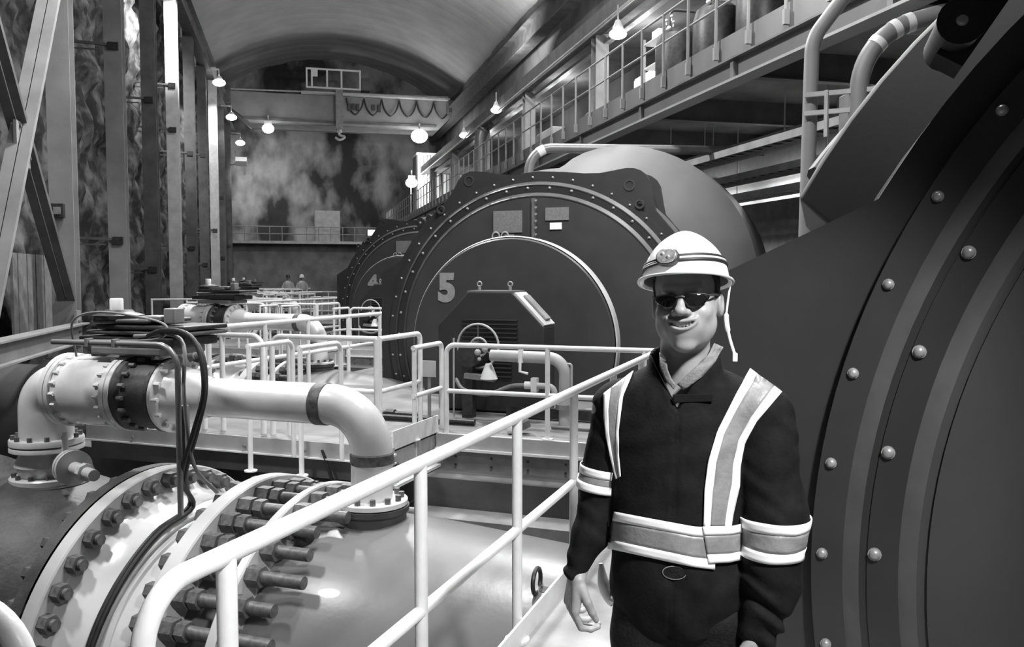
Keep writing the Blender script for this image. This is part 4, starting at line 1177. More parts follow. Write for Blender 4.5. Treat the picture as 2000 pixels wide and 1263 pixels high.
# ------------------------------------------------------------------ balcony along the end wall, shed, people
t = thing('balcony', H(2.5, 67, 4.3), 'concrete balcony edge across the end wall above the lower wall', 'balcony')
m = MB(); hbox(m, -4.9, 6.5, 66.2, 67.6, 4.22, 4.42); m.build('slab', M_steel3, t, smooth=0)
g = thing('balcony_railing', H(2.5, 66.4, 4.42), 'thin grey railing along the end wall balcony', 'railing')
for z in (4.95, 5.5):
    m = MB(); m.tube([H(-4.7, 66.35, z), H(6.3, 66.35, z)], .035, 8); m.build('rail', M_galrail, g)
src = None
for k in range(13):
    p = H(-4.6 + .9 * k, 66.35, 4.42)
    if src is None: m = MB(); m.cyl(p, p + Z * 1.08, .035, n=8); src = m.build('post', M_galrail, g); p0 = p
    else: inst(src, 'post', g, p - p0)
cabinet(2.4, 67.6, .8, 1.9, 2.4, 'plain grey panel cabinet standing on the end wall balcony', M_steel3, z=4.42, doors=1, grp='cabinets on the end wall')
t = thing('shed', H(10.4, 62.6, 7.0), 'brightly lit white ribbed sheet shed at the far end of the gallery', 'shed')
for k in range(14):
    m = MB(); hbox(m, 8.7 + .24 * k, 8.9 + .24 * k, 62.0 + .05 * (k % 2), 62.12 + .05 * (k % 2), ZD, 10.6); m.build('sheet_panel', M_white, t, smooth=0)
m = MB(); hbox(m, 8.6, 11.95, 61.9, 64, 10.6, 10.75); m.build('roof', M_white, t, smooth=0)
m = MB(); hbox(m, 8.62, 8.72, 62.0, 64, ZD, 10.6); m.build('side_wall', M_rwall, t, smooth=0)
t = thing('jib_bracket', H(10.2, 61.5, 9.6), 'dark bracket arm in front of the lit white shed', 'bracket')
m = MB(); m.cyl(H(10.5, 61.4, ZD), H(10.3, 61.4, 9.5), .09, n=8); m.build('post', M_dark, t)
m = MB(); m.prism([(-.7, 0), (.8, .15), (.6, -.3), (.05, -.75), (-.1, -.75)], H(10.2, 61.3, 10.1), N, Z, G, .3); m.build('head', M_dark, t, smooth=0)
t = thing('bench_light', H(5.9, 66.5, 4.6), 'low bright lit panel at the right end of the balcony', 'lamp')
m = MB(); hbox(m, 5.4, 6.9, 66.0, 66.1, 4.9, 5.3); m.build('panel', M_tube, t, smooth=0)
m = MB(); hbox(m, 5.35, 6.95, 66.1, 66.3, 4.8, 5.4); m.build('housing', M_steel2, t, smooth=0)

def far_person(p, lab, cap, yaw=0):
    p = Vector(p)
    t = MB()
    # one continuous lofted body, seen from the waist up over the far rails
    prof = [(.0, .10, .13, .0), (.05, .10, .13, .0), (.45, .15, .12, 0), (.8, .19, .14, 0), (.95, .2, .15, 0), (1.05, .19, .14, 0), (1.2, .21, .14, 0), (1.38, .22, .14, 0), (1.45, .16, .11, 0), (1.5, .07, .07, 0), (1.55, .06, .065, 0), (1.6, .075, .09, 0), (1.68, .085, .1, 0), (1.76, .075, .09, 0), (1.8, .03, .04, 0)]
    vs = []; fs = []; n = 14
    for z, rx, ry, _ in prof: vs += [p + Z * z + N * (rx * math.cos(2 * PI * i / n)) + G * (ry * math.sin(2 * PI * i / n)) for i in range(n)]
    for j in range(len(prof) - 1): fs += [[j * n + i, j * n + (i + 1) % n, (j + 1) * n + (i + 1) % n, (j + 1) * n + i] for i in range(n)]
    fs += [list(range(n - 1, -1, -1)), [(len(prof) - 1) * n + i for i in range(n)]]
    t.add(vs, fs)
    o = t.build('person', M_grey, origin=p); tag(o, lab, 'person')
    for sg in (-1, 1):
        m = MB(); m.tube(spline([p + Z * 1.38 + N * (.2 * sg), p + Z * 1.1 + N * (.29 * sg) - G * .03, p + Z * .9 + N * (.26 * sg) - G * .12, p + Z * .85 + N * (.2 * sg) - G * .2], 5), [.07] * 6 + [.06] * 5 + [.05] * 5, 8); m.build('sleeve', M_steel3, o)
    m = MB(); m.lathe([(.245, .95), (.25, 1.1), (.25, 1.3), (.2, 1.43), (.1, 1.5)], p, Z, 16); m.build('vest', M_steel3, o)
    m = MB(); m.lathe([(.0, 1.87), (.06, 1.86), (.11, 1.80), (.125, 1.70), (.15, 1.69), (.15, 1.68), (.12, 1.68)], p, Z, 14); m.build('hard_hat', cap, o)
    return o


far_person(H(.3, 49.4, .0), 'tiny far person in white hard hat, right one of two', M_white)
far_person(H(-.45, 49.3, .0), 'tiny far person in dark cap, left one of two', M_dark)

# ------------------------------------------------------------------ the man on the walkway
# modelled as smooth distance fields in his own frame (x to the picture's right, y away from the photographer, z up), then skinned
PY = 2.1
PAZ = R(11.6)
PLOC = Vector((.4327, PY, 0))
pe = Vector((math.cos(PAZ), -math.sin(PAZ), 0)); pd = Vector((math.sin(PAZ), math.cos(PAZ), 0))


def nets(F, xs, ys, zs):
    """surface nets on a rectilinear grid, inside is negative"""
    S = F < 0
    nx, ny, nz_ = F.shape
    c = np.zeros((nx - 1, ny - 1, nz_ - 1), np.int8)
    for i in (0, 1):
        for j in (0, 1):
            for k in (0, 1): c += S[i:nx - 1 + i, j:ny - 1 + j, k:nz_ - 1 + k]
    I, J, K = np.nonzero((c > 0) & (c < 8))
    idx = -np.ones(c.shape, np.int32); idx[I, J, K] = np.arange(len(I))
    acc = np.zeros((len(I), 3)); cnt = np.zeros(len(I))
    for a in range(3):
        for e in range(4):
            o = [0, 0, 0]; others = [b for b in range(3) if b != a]
            o[others[0]] = e & 1; o[others[1]] = e >> 1
            p = (I + o[0], J + o[1], K + o[2]); o2 = list(o); o2[a] += 1
            q = (I + o2[0], J + o2[1], K + o2[2])
            f0, f1 = F[p], F[q]; m = (f0 < 0) != (f1 < 0)
            t = np.where(m, f0 / np.where(m, f0 - f1, 1), 0)
            P = np.stack([xs[p[0]], ys[p[1]], zs[p[2]]], 1); Q = np.stack([xs[q[0]], ys[q[1]], zs[q[2]]], 1)
            acc += np.where(m[:, None], P + (Q - P) * t[:, None], 0); cnt += m
    V = acc / cnt[:, None]
    faces = []
    for a in range(3):
        b, d = [(1, 2), (2, 0), (0, 1)][a]
        n = list(F.shape); sl0 = [slice(None)] * 3; sl1 = [slice(None)] * 3
        sl0[a] = slice(0, n[a] - 1); sl1[a] = slice(1, n[a])
        ch = S[tuple(sl0)] != S[tuple(sl1)]
        s2 = [slice(None)] * 3; s2[b] = slice(1, n[b] - 1); s2[d] = slice(1, n[d] - 1)
        E = np.argwhere(ch[tuple(s2)])
        if not len(E): continue
        E[:, b] += 1; E[:, d] += 1
        quad = []
        for db, dd in ((-1, -1), (0, -1), (0, 0), (-1, 0)):
            q = E.copy(); q[:, b] += db; q[:, d] += dd; quad.append(idx[q[:, 0], q[:, 1], q[:, 2]])
        quad = np.stack(quad, 1)
        fl_ = S[tuple(sl0)][tuple(E.T)]
        quad[~fl_] = quad[~fl_][:, ::-1]
        faces.append(quad)
    return V, np.concatenate(faces)


def mesh_np(name, V, Fq, m, parent=None):
    me = bpy.data.meshes.new(name)
    me.from_pydata(V.tolist(), [], Fq.tolist()); me.materials.append(m); me.shade_smooth()
    o = bpy.data.objects.new(name, me); COL.objects.link(o)
    if parent is not None: o.parent = parent
    return o


def smin(a, b, k):
    h = np.maximum(k - np.abs(a - b), 0) / k
    return np.minimum(a, b) - h * h * k * .25


def smax(a, b, k): return -smin(-a, -b, k)


def ell(x, y, z, c, r):
    X, Y_, Z_ = (x - c[0]) / r[0], (y - c[1]) / r[1], (z - c[2]) / r[2]
    k0 = np.sqrt(X * X + Y_ * Y_ + Z_ * Z_)
    k1 = np.sqrt((X / r[0]) ** 2 + (Y_ / r[1]) ** 2 + (Z_ / r[2]) ** 2) + 1e-9
    return k0 * (k0 - 1) / k1


def cone(x, y, z, a, b, r0, r1):
    """tapered capsule"""
    a = np.array(a, float); b = np.array(b, float); d = b - a; L = d @ d
    t = np.clip(((x - a[0]) * d[0] + (y - a[1]) * d[1] + (z - a[2]) * d[2]) / L, 0, 1)
    return np.sqrt((x - a[0] - t * d[0]) ** 2 + (y - a[1] - t * d[1]) ** 2 + (z - a[2] - t * d[2]) ** 2) - (r0 + (r1 - r0) * t)


def axis(*segs):
    out = []
    for a, b, h in segs: out.append(np.arange(a, b - 1e-9, h))
    out.append(np.array([segs[-1][1]]))
    return np.concatenate(out)


# --- head frame: origin between the eyes' line and the ears, turned a little to the picture's left
HC = np.array([0.0, .0, 1.676]); HYAW, HROLL = R(-7.5), R(-3.0)
_cy, _sy, _cr, _sr = math.cos(HYAW), math.sin(HYAW), math.cos(HROLL), math.sin(HROLL)


def to_head(x, y, z):
    x, y, z = x - HC[0], y - HC[1], z - HC[2]
    x, z = x * _cr - z * _sr, x * _sr + z * _cr
    return x * _cy + y * _sy, -x * _sy + y * _cy, z


def from_head(p):
    x, y, z = p
    x, y = x * _cy - y * _sy, x * _sy + y * _cy
    x, z = x * _cr + z * _sr, -x * _sr + z * _cr
    return Vector((x + HC[0], y + HC[1], z + HC[2]))


def lipz(x): return -.0605 + 8.0 * x * x


def head_f(x, y, z):
    d = ell(x, y, z, (0, .014, .035), (.077, .098, .098))
    d = smin(d, ell(x, y, z, (0, -.026, -.050), (.070, .064, .080)), .03)
    d = smin(d, ell(x, y, z, (0, -.008, -.066), (.066, .062, .046)), .03)
    d = smin(d, ell(x, y, z, (0, -.075, -.111), (.024, .018, .017)), .024)
    for s in (-1, 1):
        d = smin(d, ell(x, y, z, (s * .041, -.061, -.032), (.024, .024, .020)), .02)
        d = smin(d, cone(x, y, z, (s * .01, -.088, .024), (s * .042, -.076, .027), .0065, .0065), .016)
    d = smin(d, ell(x, y, z, (0, -.076, -.066), (.042, .024, .032)), .02)
    for s in (-1, 1):
        d = smax(d, -ell(x, y, z, (s * .033, -.103, .0), (.019, .015, .012)), .014)
        d = smin(d, ell(x, y, z, (s * .032, -.076, .0), (.0125, .0125, .0125)), .003)
    d = smin(d, cone(x, y, z, (0, -.090, .014), (0, -.109, -.023), .0075, .0115), .012)
    d = smin(d, ell(x, y, z, (0, -.112, -.027), (.0145, .0125, .0115)), .008)
    for s in (-1, 1):
        d = smin(d, ell(x, y, z, (s * .0155, -.098, -.031), (.0085, .0105, .0085)), .007)
        d = smax(d, -ell(x, y, z, (s * .0075, -.105, -.0405), (.0045, .006, .004)), .004)
    zz = z - lipz(x); ys = -.1005 + 6.0 * x * x
    d = smax(d, -ell(x, y, zz, (0, -.100, 0), (.039, .024, .0078)), .003)
    q = np.sqrt((x / .041) ** 2 + (zz / .0098) ** 2) + 1e-6
    e = np.minimum(np.abs(q - 1) * .0098, 1)
    lip = np.sqrt(e * e + ((y - ys + .001) * .8) ** 2) - .0042 * np.sqrt(np.maximum(1 - (x / .042) ** 2, 0)) + .004 * np.clip((np.abs(x) - .038) / .004, 0, 3)
    d = smin(d, lip, .005)
    for s in (-1, 1):
        ear = ell(x, y, z, (s * .0795, .016, -.018), (.0115, .020, .033))
        ear = smax(ear, -ell(x, y, z, (s * .0915, .008, -.014), (.0085, .012, .021)), .005)
        d = smin(d, ear, .008)
    return d


def neck_f(x, y, z):
    return cone(x, y, z, (.0, .030, 1.60), (-.005, .048, 1.42), .060, .066)


def hand_parts(W, down, ew, pn, thumbs=1.0, curl=(28, 70, 100)):
    """capsules of palm, four fingers and thumb; ew runs from little finger to thumb, pn out of the palm"""
    W, down, ew, pn = (np.array(v, float) for v in (W, down, ew, pn))
    caps = []
    for t in (-.030, -.010, .010, .030):
        caps.append((W + ew * t * .6 + down * .008, W + down * .082 + ew * t, .017, .0125))
    L = ((.036, .022, .018), (.044, .028, .020), (.047, .031, .021), (.042, .027, .020))
    for i, t in enumerate((-.031, -.0105, .0105, .031)):
        p = W + down * (.083 + (.004, .008, .009, .006)[i]) + ew * t
        rad = (.0080, .0092, .0095, .0092)[i]
        for k in range(3):
            a = R(curl[k] + (i - 1.5) * -4)
            q = p + (down * math.cos(a) + pn * math.sin(a) + ew * (.04 * (i - 1.5))) * L[i][k]
            caps.append((p, q, rad, rad * .9)); p = q; rad *= .9
    p = W + down * .022 + ew * .026 + pn * .006
    for dv, l, r0, r1 in ((down * .80 + ew * .42 + pn * .45, .040, .015, .0115), (down * .85 + ew * .05 + pn * .55, .030, .0115, .0098), (down * .8 - ew * .1 + pn * .6, .025, .0098, .0078)):
        dv = dv / np.linalg.norm(dv); q = p + dv * l; caps.append((p, q, r0, r1)); p = q
    return caps


def nrm(v): v = np.array(v, float); return v / np.linalg.norm(v)


HANDR = hand_parts((-.268, -.012, .962), nrm((-.16, -.05, -1)), nrm((.42, -.90, -.08)), nrm((.90, .43, -.1)), curl=(38, 88, 118))
HANDL = hand_parts((.180, -.035, .862), nrm((-.06, -.05, -1)), nrm((-.45, -.88, 0)), nrm((-.88, .45, 0)), curl=(20, 55, 80))


def limbs_f(x, y, z):
    d = ell(x, y, z, (-.01, .04, 1.25), (.14, .085, .21))
    d = smin(d, cone(x, y, z, (-.15, .04, 1.40), (.16, .035, 1.395), .045, .045), .05)
    d = smin(d, ell(x, y, z, (-.01, .04, .98), (.135, .09, .16)), .06)
    for a, b, c, r in (((-.19, .035, 1.395), (-.214, .045, 1.183), (-.268, -.008, .958), 1), ((.195, .02, 1.39), (.218, .0, 1.13), (.18, -.033, .856), 1)):
        d = smin(d, cone(x, y, z, a, b, .046, .036), .03)
        d = smin(d, cone(x, y, z, b, c, .036, .024), .015)
    for s in (-1, 1):
        d = smin(d, cone(x, y, z, (s * .085, .04, .90), (s * .1, .03, .48), .078, .052), .04)
        d = smin(d, cone(x, y, z, (s * .1, .03, .48), (s * .105, .05, .09), .052, .036), .02)
        d = smin(d, cone(x, y, z, (s * .105, .05, .05), (s * .115, -.10, .035), .034, .028), .02)
    return d


xs = axis((-.345, -.20, .003), (-.20, -.115, .008), (-.115, .112, .0027), (.112, .27, .004))
ys = axis((-.165, .19, .0029))
zs = axis((-.01, .72, .016), (.72, .975, .0032), (.975, 1.44, .012), (1.44, 1.80, .0027))
Xg, Yg, Zg = xs[:, None, None], ys[None, :, None], zs[None, None, :]
F = np.broadcast_to(limbs_f(Xg, Yg, Zg), (len(xs), len(ys), len(zs))).astype(np.float64).copy()


def sub(x0, x1, z0, z1):
    i0, i1 = np.searchsorted(xs, [x0, x1]); k0, k1 = np.searchsorted(zs, [z0, z1])
    return slice(i0, i1), slice(None), slice(k0, k1)


sl = sub(-.114, .114, 1.36, 1.81)
x_, y_, z_ = xs[sl[0], None, None], ys[None, :, None], zs[None, None, sl[2]]
hx, hy, hz = to_head(x_, y_, z_)
F[sl] = smin(F[sl], neck_f(x_, y_, z_), .03)
F[sl] = smin(F[sl], head_f(hx, hy, hz), .022)
for caps, (x0, x1) in ((HANDR, (-.345, -.19)), (HANDL, (.08, .27))):
    sl = sub(x0, x1, .72, 1.0)
    x_, y_, z_ = xs[sl[0], None, None], ys[None, :, None], zs[None, None, sl[2]]
    hd = None
    for i, (a, b, r0, r1) in enumerate(caps):
        c = cone(x_, y_, z_, a, b, r0, r1)
        hd = c if hd is None else smin(hd, c, .010 if i < 4 else .004)
    F[sl] = smin(F[sl], hd, .012)
M_skin = mat('skin', 0.30, 0.48, var=0.1, scale=30, bump=0.05, bscale=200)
V, Q = nets(F, xs, ys, zs)
man = mesh_np('person', V, Q, M_skin)
man.location = PLOC; man.rotation_euler = (0, 0, -PAZ)
tag(man, 'smiling man in white hard hat, sunglasses and dark reflective jacket on the walkway', 'person')
del F


def pchild(m, name, mt, parent=None, smooth=0.7, **kw):
    o = m.build(name, mt, None, smooth=smooth, **kw); o.parent = parent or man; return o


# lips, teeth, hair
M_lip = mat('lip_skin', 0.27, 0.45, var=0.1, scale=60)
M_teeth = mat('teeth_enamel', 0.75, 0.25)
M_hair = mat('short_dark_hair', 0.03, 0.7, var=0.4, scale=150, bump=0.5, bscale=400)
co = np.empty(len(man.data.vertices) * 3); man.data.vertices.foreach_get('co', co); co = co.reshape(-1, 3)
hx, hy, hz = to_head(co[:, 0], co[:, 1], co[:, 2]); zz = hz - lipz(hx)
lipm = (np.abs(hx) < .037) & (hy < -.088) & (np.abs(zz) < .0138 * np.sqrt(np.maximum(0, 1 - (hx / .039) ** 2)) + .0008)
for p in man.data.polygons:
    if lipm[p.vertices[0]] and lipm[p.vertices[2]]: p.material_index = 1
for i in range(-4, 4):
    w = (.0086, .0078, .0074, .0066)[abs(i + (0 if i >= 0 else 1))]
    xc = (i + .5) * .0078; a = math.atan2(xc * 12, 1) * .9
    c = from_head((xc, -.0945 + 6.0 * xc * xc, lipz(xc) + .0012)); ax = [from_head(v) - from_head((0, 0, 0)) for v in ((math.cos(a), math.sin(a), .05 * i * .2), (-math.sin(a), math.cos(a), 0), (0, 0, 1))]
    m = MB(); m.box(c, (w * .97, .005, .0105 - .0005 * abs(i + .5)), ax); pchild(m, 'tooth', M_teeth, bevel=.0016)
m = MB(); m.box(from_head((0, -.083, -.062)), (.05, .004, .02), [from_head(v) - from_head((0, 0, 0)) for v in ((1, 0, 0), (0, 1, 0), (0, 0, 1))]); pchild(m, 'mouth_lining', M_hair, smooth=0)


def hair_f(x, y, z):
    d = ell(x, y, z, (0, .016, .034), (.0825, .1035, .103))
    d = np.maximum(d, -(z + .002 + np.clip(-(y - .02) * .0, 0, 1)) - np.where(y > .045, .055, 0))
    d = np.maximum(d, -(y + .018 + np.clip((z - .03), 0, .1) * .5))
    return d


g1 = axis((-.12, .12, .004)); g2 = axis((-.13, .14, .004)); g3 = axis((1.58, 1.83, .004))
hx, hy, hz = to_head(g1[:, None, None], g2[None, :, None], g3[None, None, :])
V, Q = nets(hair_f(hx, hy, hz), g1, g2, g3); mesh_np('hair', V, Q, M_hair, man)

# --- clothing
M_jack = mat('black_jacket_cloth', 0.006, 0.85, var=0.4, scale=25, bump=0.1, bscale=120, spec=0.2)
M_pants = mat('black_trouser_cloth', 0.008, 0.8, var=0.4, scale=25, bump=0.25, bscale=120, spec=0.25)
M_tape = mat('silver_reflective_tape', 0.24, 0.4, var=0.12, scale=30, bump=0.1, bscale=80)
M_tapew = mat('bright_tape_edge', 0.88, 0.5, var=0.04, scale=30)
M_shirt = mat('grey_shirt_cloth', 0.17, 0.7, var=0.2, scale=40, bump=0.2, bscale=150)
M_helm = mat('white_helmet_plastic', 0.82, 0.25, coat=0.4)
M_glass = mat('black_sunglass_lens', 0.008, 0.06, coat=0.5)


def torso_f(x, y, z):
    d = ell(x, y, z, (-.012, .035, 1.265), (.178, .122, .25))
    d = smin(d, cone(x, y, z, (-.150, .042, 1.395), (.172, .030, 1.395), .070, .070), .06)
    d = smin(d, cone(x, y, z, (-.06, .045, 1.43), (.07, .04, 1.43), .066, .066), .04)
    d = smin(d, ell(x, y, z, (-.018, .035, 1.06), (.168, .135, .25)), .05)
    d = smin(d, ell(x, y, z, (-.010, .04, .93), (.172, .138, .17)), .04)
    f = .0035 * np.sin(34 * z + 9 * x + 3 * np.sin(17 * x)) * np.clip((1.16 - z) * 6, 0, 1)
    f = f + .003 * np.sin(26 * x - 22 * z + 2 * np.sin(31 * z)) * np.clip((z - 1.1) * 5, 0, 1)
    d = d + f
    d = np.maximum(d, .835 + .01 * np.sin(9 * x) - z)
    return d


def jcollar_f(x, y, z):
    ring = np.sqrt(((x + .002) / 1.02) ** 2 + ((y - .030 - (1.47 - z) * .1) / 1.0) ** 2)
    tilt = z - y * .28
    c = np.abs(ring - .084 - (1.50 - z) * .12) - .006
    c = np.maximum(c, np.maximum(tilt - 1.53, 1.41 - z))
    return c


def vcut(x, y, z):
    w = np.clip(z - 1.405, 0, .2) * .52
    return np.maximum(np.abs(x + .018) - w, np.maximum(y - .02, 1.405 - z))


ARML = [((.190, .025, 1.395), (.218, .0, 1.14), .074, .078), ((.218, .0, 1.14), (.214, -.014, 1.0), .078, .070), ((.214, -.014, 1.0), (.182, -.032, .868), .070, .050)]
ARMR = [((-.172, .04, 1.395), (-.212, .045, 1.183), .066, .052), ((-.212, .045, 1.183), (-.240, .020, 1.06), .052, .047), ((-.240, .020, 1.06), (-.268, -.008, .972), .047, .030)]


def arm_f(x, y, z, A):
    d = None
    for a, b, r0, r1 in A:
        c = cone(x, y, z, a, b, r0, r1); d = c if d is None else smin(d, c, .02)
    wr = np.clip((1.04 - z) * 8, 0, 1) * .0055 + .0015
    return d + wr * np.sin(75 * z + 26 * y + 14 * x + 2.2 * np.sin(40 * x + 25 * z)) + .003 * np.sin(28 * z - 30 * x)


def jacket_f(x, y, z):
    d = torso_f(x, y, z)
    d = smax(d, -cone(x, y, z, (0, .03, 1.50), (-.002, .02, 1.60), .072, .085), .01)
    d = smin(d, jcollar_f(x, y, z), .012)
    d = smax(d, -vcut(x, y, z), .006)
    for A in (ARML, ARMR): d = smin(d, arm_f(x, y, z, A), .018)
    zc = np.abs(x + .018 + .02 * (1.40 - z)) - .004
    d = np.where((y < -.02) & (z < 1.40) & (z > .84), d + .0025 * np.exp(-(zc / .004) ** 2), d)
    return d


g1 = axis((-.34, .33, .0048)); g2 = axis((-.16, .20, .0048)); g3 = axis((.80, 1.55, .0048))
V, Q = nets(jacket_f(g1[:, None, None], g2[None, :, None], g3[None, None, :]), g1, g2, g3)
jacket = mesh_np('jacket', V, Q, M_jack, man)


def pants_f(x, y, z):
    d = ell(x, y, z, (-.005, .04, .90), (.160, .122, .15))
    for s in (-1, 1):
        d = smin(d, cone(x, y, z, (s * .086, .04, .86), (s * .1, .03, .48), .098, .078), .02)
        d = smin(d, cone(x, y, z, (s * .1, .03, .48), (s * .107, .045, .06), .078, .072), .02)
    d = d + .004 * np.sin(40 * z + 12 * x + 8 * y)
    return np.maximum(d, .055 - z)


g1 = axis((-.22, .22, .009)); g2 = axis((-.12, .2, .009)); g3 = axis((.03, 1.02, .009))
V, Q = nets(pants_f(g1[:, None, None], g2[None, :, None], g3[None, None, :]), g1, g2, g3)
mesh_np('trousers', V, Q, M_pants, man)
for s in (-1, 1):
    g1 = axis((s * .11 - .08, s * .11 + .08, .007)); g2 = axis((-.17, .14, .007)); g3 = axis((-.02, .2, .007))
    X_, Y_, Z_ = g1[:, None, None], g2[None, :, None], g3[None, None, :]
    b = smin(ell(X_, Y_, Z_, (s * .112, -.03, .04), (.052, .125, .05)), cone(X_, Y_, Z_, (s * .107, .05, .06), (s * .107, .05, .16), .055, .05), .03)
    b = np.maximum(b, .001 - Z_ + 0 * b)
    V, Q = nets(b, g1, g2, g3); mesh_np('boot', V, Q, M_black, man)


# --- reflective tape draped on the jacket
CAM_L = np.array([(Vector((0, 0, EYE)) - PLOC).dot(pe), (Vector((0, 0, EYE)) - PLOC).dot(pd), EYE])


def pix_ray(px, py):
    th = R(3.174); x = (px - 1000) / 1650; y = (631.5 - py) / 1650
    d = Vector((x, math.cos(th) + y * math.sin(th), -math.sin(th) + y * math.cos(th)))
    d = np.array([d.dot(pe), d.dot(pd), d.z]); return d / np.linalg.norm(d)


def march(o, d, f, off=.004, far=4):
    t = np.zeros(len(o))
    for _ in range(90):
        p = o + d * t[:, None]; t = t + np.clip(f(p[:, 0], p[:, 1], p[:, 2]) - off, -.05, .3) * .8
    p = o + d * t[:, None]
    bad = np.abs(f(p[:, 0], p[:, 1], p[:, 2]) - off) > .012
    if bad.any() and not bad.all():                   # a ray that slips past the edge takes its neighbour's distance
        g = np.nonzero(~bad)[0]
        for i in np.nonzero(bad)[0]: t[i] = t[g[np.argmin(np.abs(g - i))]]
        p = o + d * t[:, None]
    return p


def strip_mesh(rows, name, mt, parent):
    """rows: list of arrays of points along; quads between successive rows, thickened outwards"""
    n = len(rows[0]); V = np.concatenate(rows); fs = []
    for j in range(len(rows) - 1):
        for i in range(n - 1): fs.append([j * n + i, j * n + i + 1, (j + 1) * n + i + 1, (j + 1) * n + i])
    me = bpy.data.meshes.new(name); me.from_pydata(V.tolist(), [], fs)
    bm = bmesh.new(); bm.from_mesh(me); bmesh.ops.recalc_face_normals(bm, faces=bm.faces); bm.to_mesh(me); bm.free()
    me.materials.append(mt); me.shade_smooth()
    o = bpy.data.objects.new(name, me); COL.objects.link(o); o.parent = parent
    so = o.modifiers.new('thickness', 'SOLIDIFY'); so.thickness = .003; so.offset = 0
    return o


def resample(pl, n):
    pl = np.array(pl, float); s = np.r_[0, np.cumsum(np.hypot(*np.diff(pl, axis=0).T))]; t = np.linspace(0, s[-1], n)
    return np.stack([np.interp(t, s, pl[:, 0]), np.interp(t, s, pl[:, 1])], 1)


def pixel_tape(A, B, f, name, n=36, tail=None, edge=.24):
    """tape between two outlines seen from the photographer's place, laid on the field f"""
    A, B = resample(A, n), resample(B, n)
    def row(t, off):
        P = A + (B - A) * t
        o = np.repeat(CAM_L[None], n, 0); d = np.array([pix_ray(*p) for p in P])
        q = march(o, d, f, off)
        if tail:
            ext = []
            for k in range(1, 9):
                c = q[0] + np.array([0, .022 * k, 0]); c[2] = 1.62
                e = march(c[None], np.array([[0, 0, -1.0]]), f, off)[0]
                ext.append(e if e[2] > 1.2 else ext[-1] + np.array([0, .004, -.022]))
            q = np.concatenate([np.array(ext[::-1]), q])
        return q
    ts = np.linspace(edge, 1 - edge, 7)
    main = strip_mesh([row(t, .004) for t in ts], name, M_tape, man)
    for t0, t1 in ((0, edge), (1 - edge, 1)):
        strip_mesh([row(t, .005) for t in np.linspace(t0, t1, 4)], 'tape_edge', M_tapew, main)
    return main


def ring_tape(f, c0, c1, lo, hi, name, a0=0, a1=360, n=48, tilt=0.0, edge=.26, rad=.22, zf=None):
    """tape round a limb or the waist; axis through c0-c1, from height lo to hi along z"""
    c0, c1 = np.array(c0, float), np.array(c1, float)
    an = np.radians(np.linspace(a0, a1, n))
    def row(t, off):
        pts = []; ds = []
        for a in an:
            L, Hh = (lo, hi) if zf is None else zf(math.cos(a))
            z = L + (Hh - L) * t + tilt * math.cos(a); k = (z - c0[2]) / (c1[2] - c0[2]); c = c0 + (c1 - c0) * k
            d = np.array([math.cos(a), math.sin(a), 0]); pts.append(c + d * rad); ds.append(-d)
        return march(np.array(pts), np.array(ds), f, off)
    main = strip_mesh([row(t, .004) for t in np.linspace(edge, 1 - edge, 6)], name, M_tape, man)
    for t0, t1 in ((0, edge), (1 - edge, 1)):
        strip_mesh([row(t, .005) for t in np.linspace(t0, t1, 4)], 'tape_edge', M_tapew, main)
    return main


sleeveL = lambda x, y, z: arm_f(x, y, z, ARML)
sleeveR = lambda x, y, z: arm_f(x, y, z, ARMR)
jtorso = lambda x, y, z: smin(torso_f(x, y, z), smin(arm_f(x, y, z, ARML), arm_f(x, y, z, ARMR), .018), .018)
pixel_tape([(1466, 719), (1438, 768), (1401, 841), (1383, 901), (1376, 957), (1374, 1030)], [(1527, 765), (1478, 823), (1455, 865), (1446, 911), (1445, 948), (1432, 1003), (1428, 1030)], jtorso, 'shoulder_tape')
pixel_tape([(1179, 768), (1179, 810), (1183, 850), (1191, 890), (1203, 935)], [(1237, 724), (1217, 772), (1208, 841), (1208, 888), (1212, 930)], jtorso, 'shoulder_tape')
pixel_tape([(1186, 1070), (1258, 1086), (1355, 1107), (1396, 1112)], [(1200, 999), (1258, 1010), (1355, 1028), (1396, 1030)], torso_f, 'waist_tape')
pixel_tape([(1384, 1100), (1425, 1098), (1467, 1089)], [(1372, 1028), (1429, 1027), (1462, 1020)], lambda x, y, z: torso_f(x, y, z) - .003, 'waist_tape', n=20)
ring_tape(torso_f, (-.015, .035, 1.0), (-.015, .035, 1.2), 1.015, 1.11, 'waist_tape', 12, 168, rad=.35)
ring_tape(sleeveL, ARML[0][1], ARML[1][1], 1.048, 1.142, 'sleeve_tape', rad=.16)
ring_tape(sleeveR, ARMR[0][0], ARMR[0][1], 1.175, 1.235, 'sleeve_tape', rad=.13, tilt=-.008, edge=.35)
# collar details, pocket badge, glove at the hip
pixel_tape_l = march(np.repeat(CAM_L[None], 2, 0), np.array([pix_ray(1315, 778), pix_ray(1392, 776)]), lambda x, y, z: smin(torso_f(x, y, z), jcollar_f(x, y, z), .012), .007)
m = MB(); a, b = (Vector(p) for p in pixel_tape_l); m.bar(a, b, .006, .020, side=Vector((0, 1, 0))); pchild(m, 'collar_tab', M_jack, smooth=0, bevel=.002)
c = Vector(march(CAM_L[None], pix_ray(1317, 1118)[None], jacket_f, .003)[0])
m = MB(); m.tube([c + Vector((.028 * math.cos(2 * PI * k / 24), -.001, .016 * math.sin(2 * PI * k / 24))) for k in range(24)], .0012, 6, closed=True); pchild(m, 'badge_rim', M_grey)
m = MB(); m.prism([(.027 * math.cos(2 * PI * k / 24), .015 * math.sin(2 * PI * k / 24)) for k in range(24)], c, Vector((1, 0, 0)), Z, Vector((0, -1, 0)), .002); pchild(m, 'badge', M_pants, smooth=0)
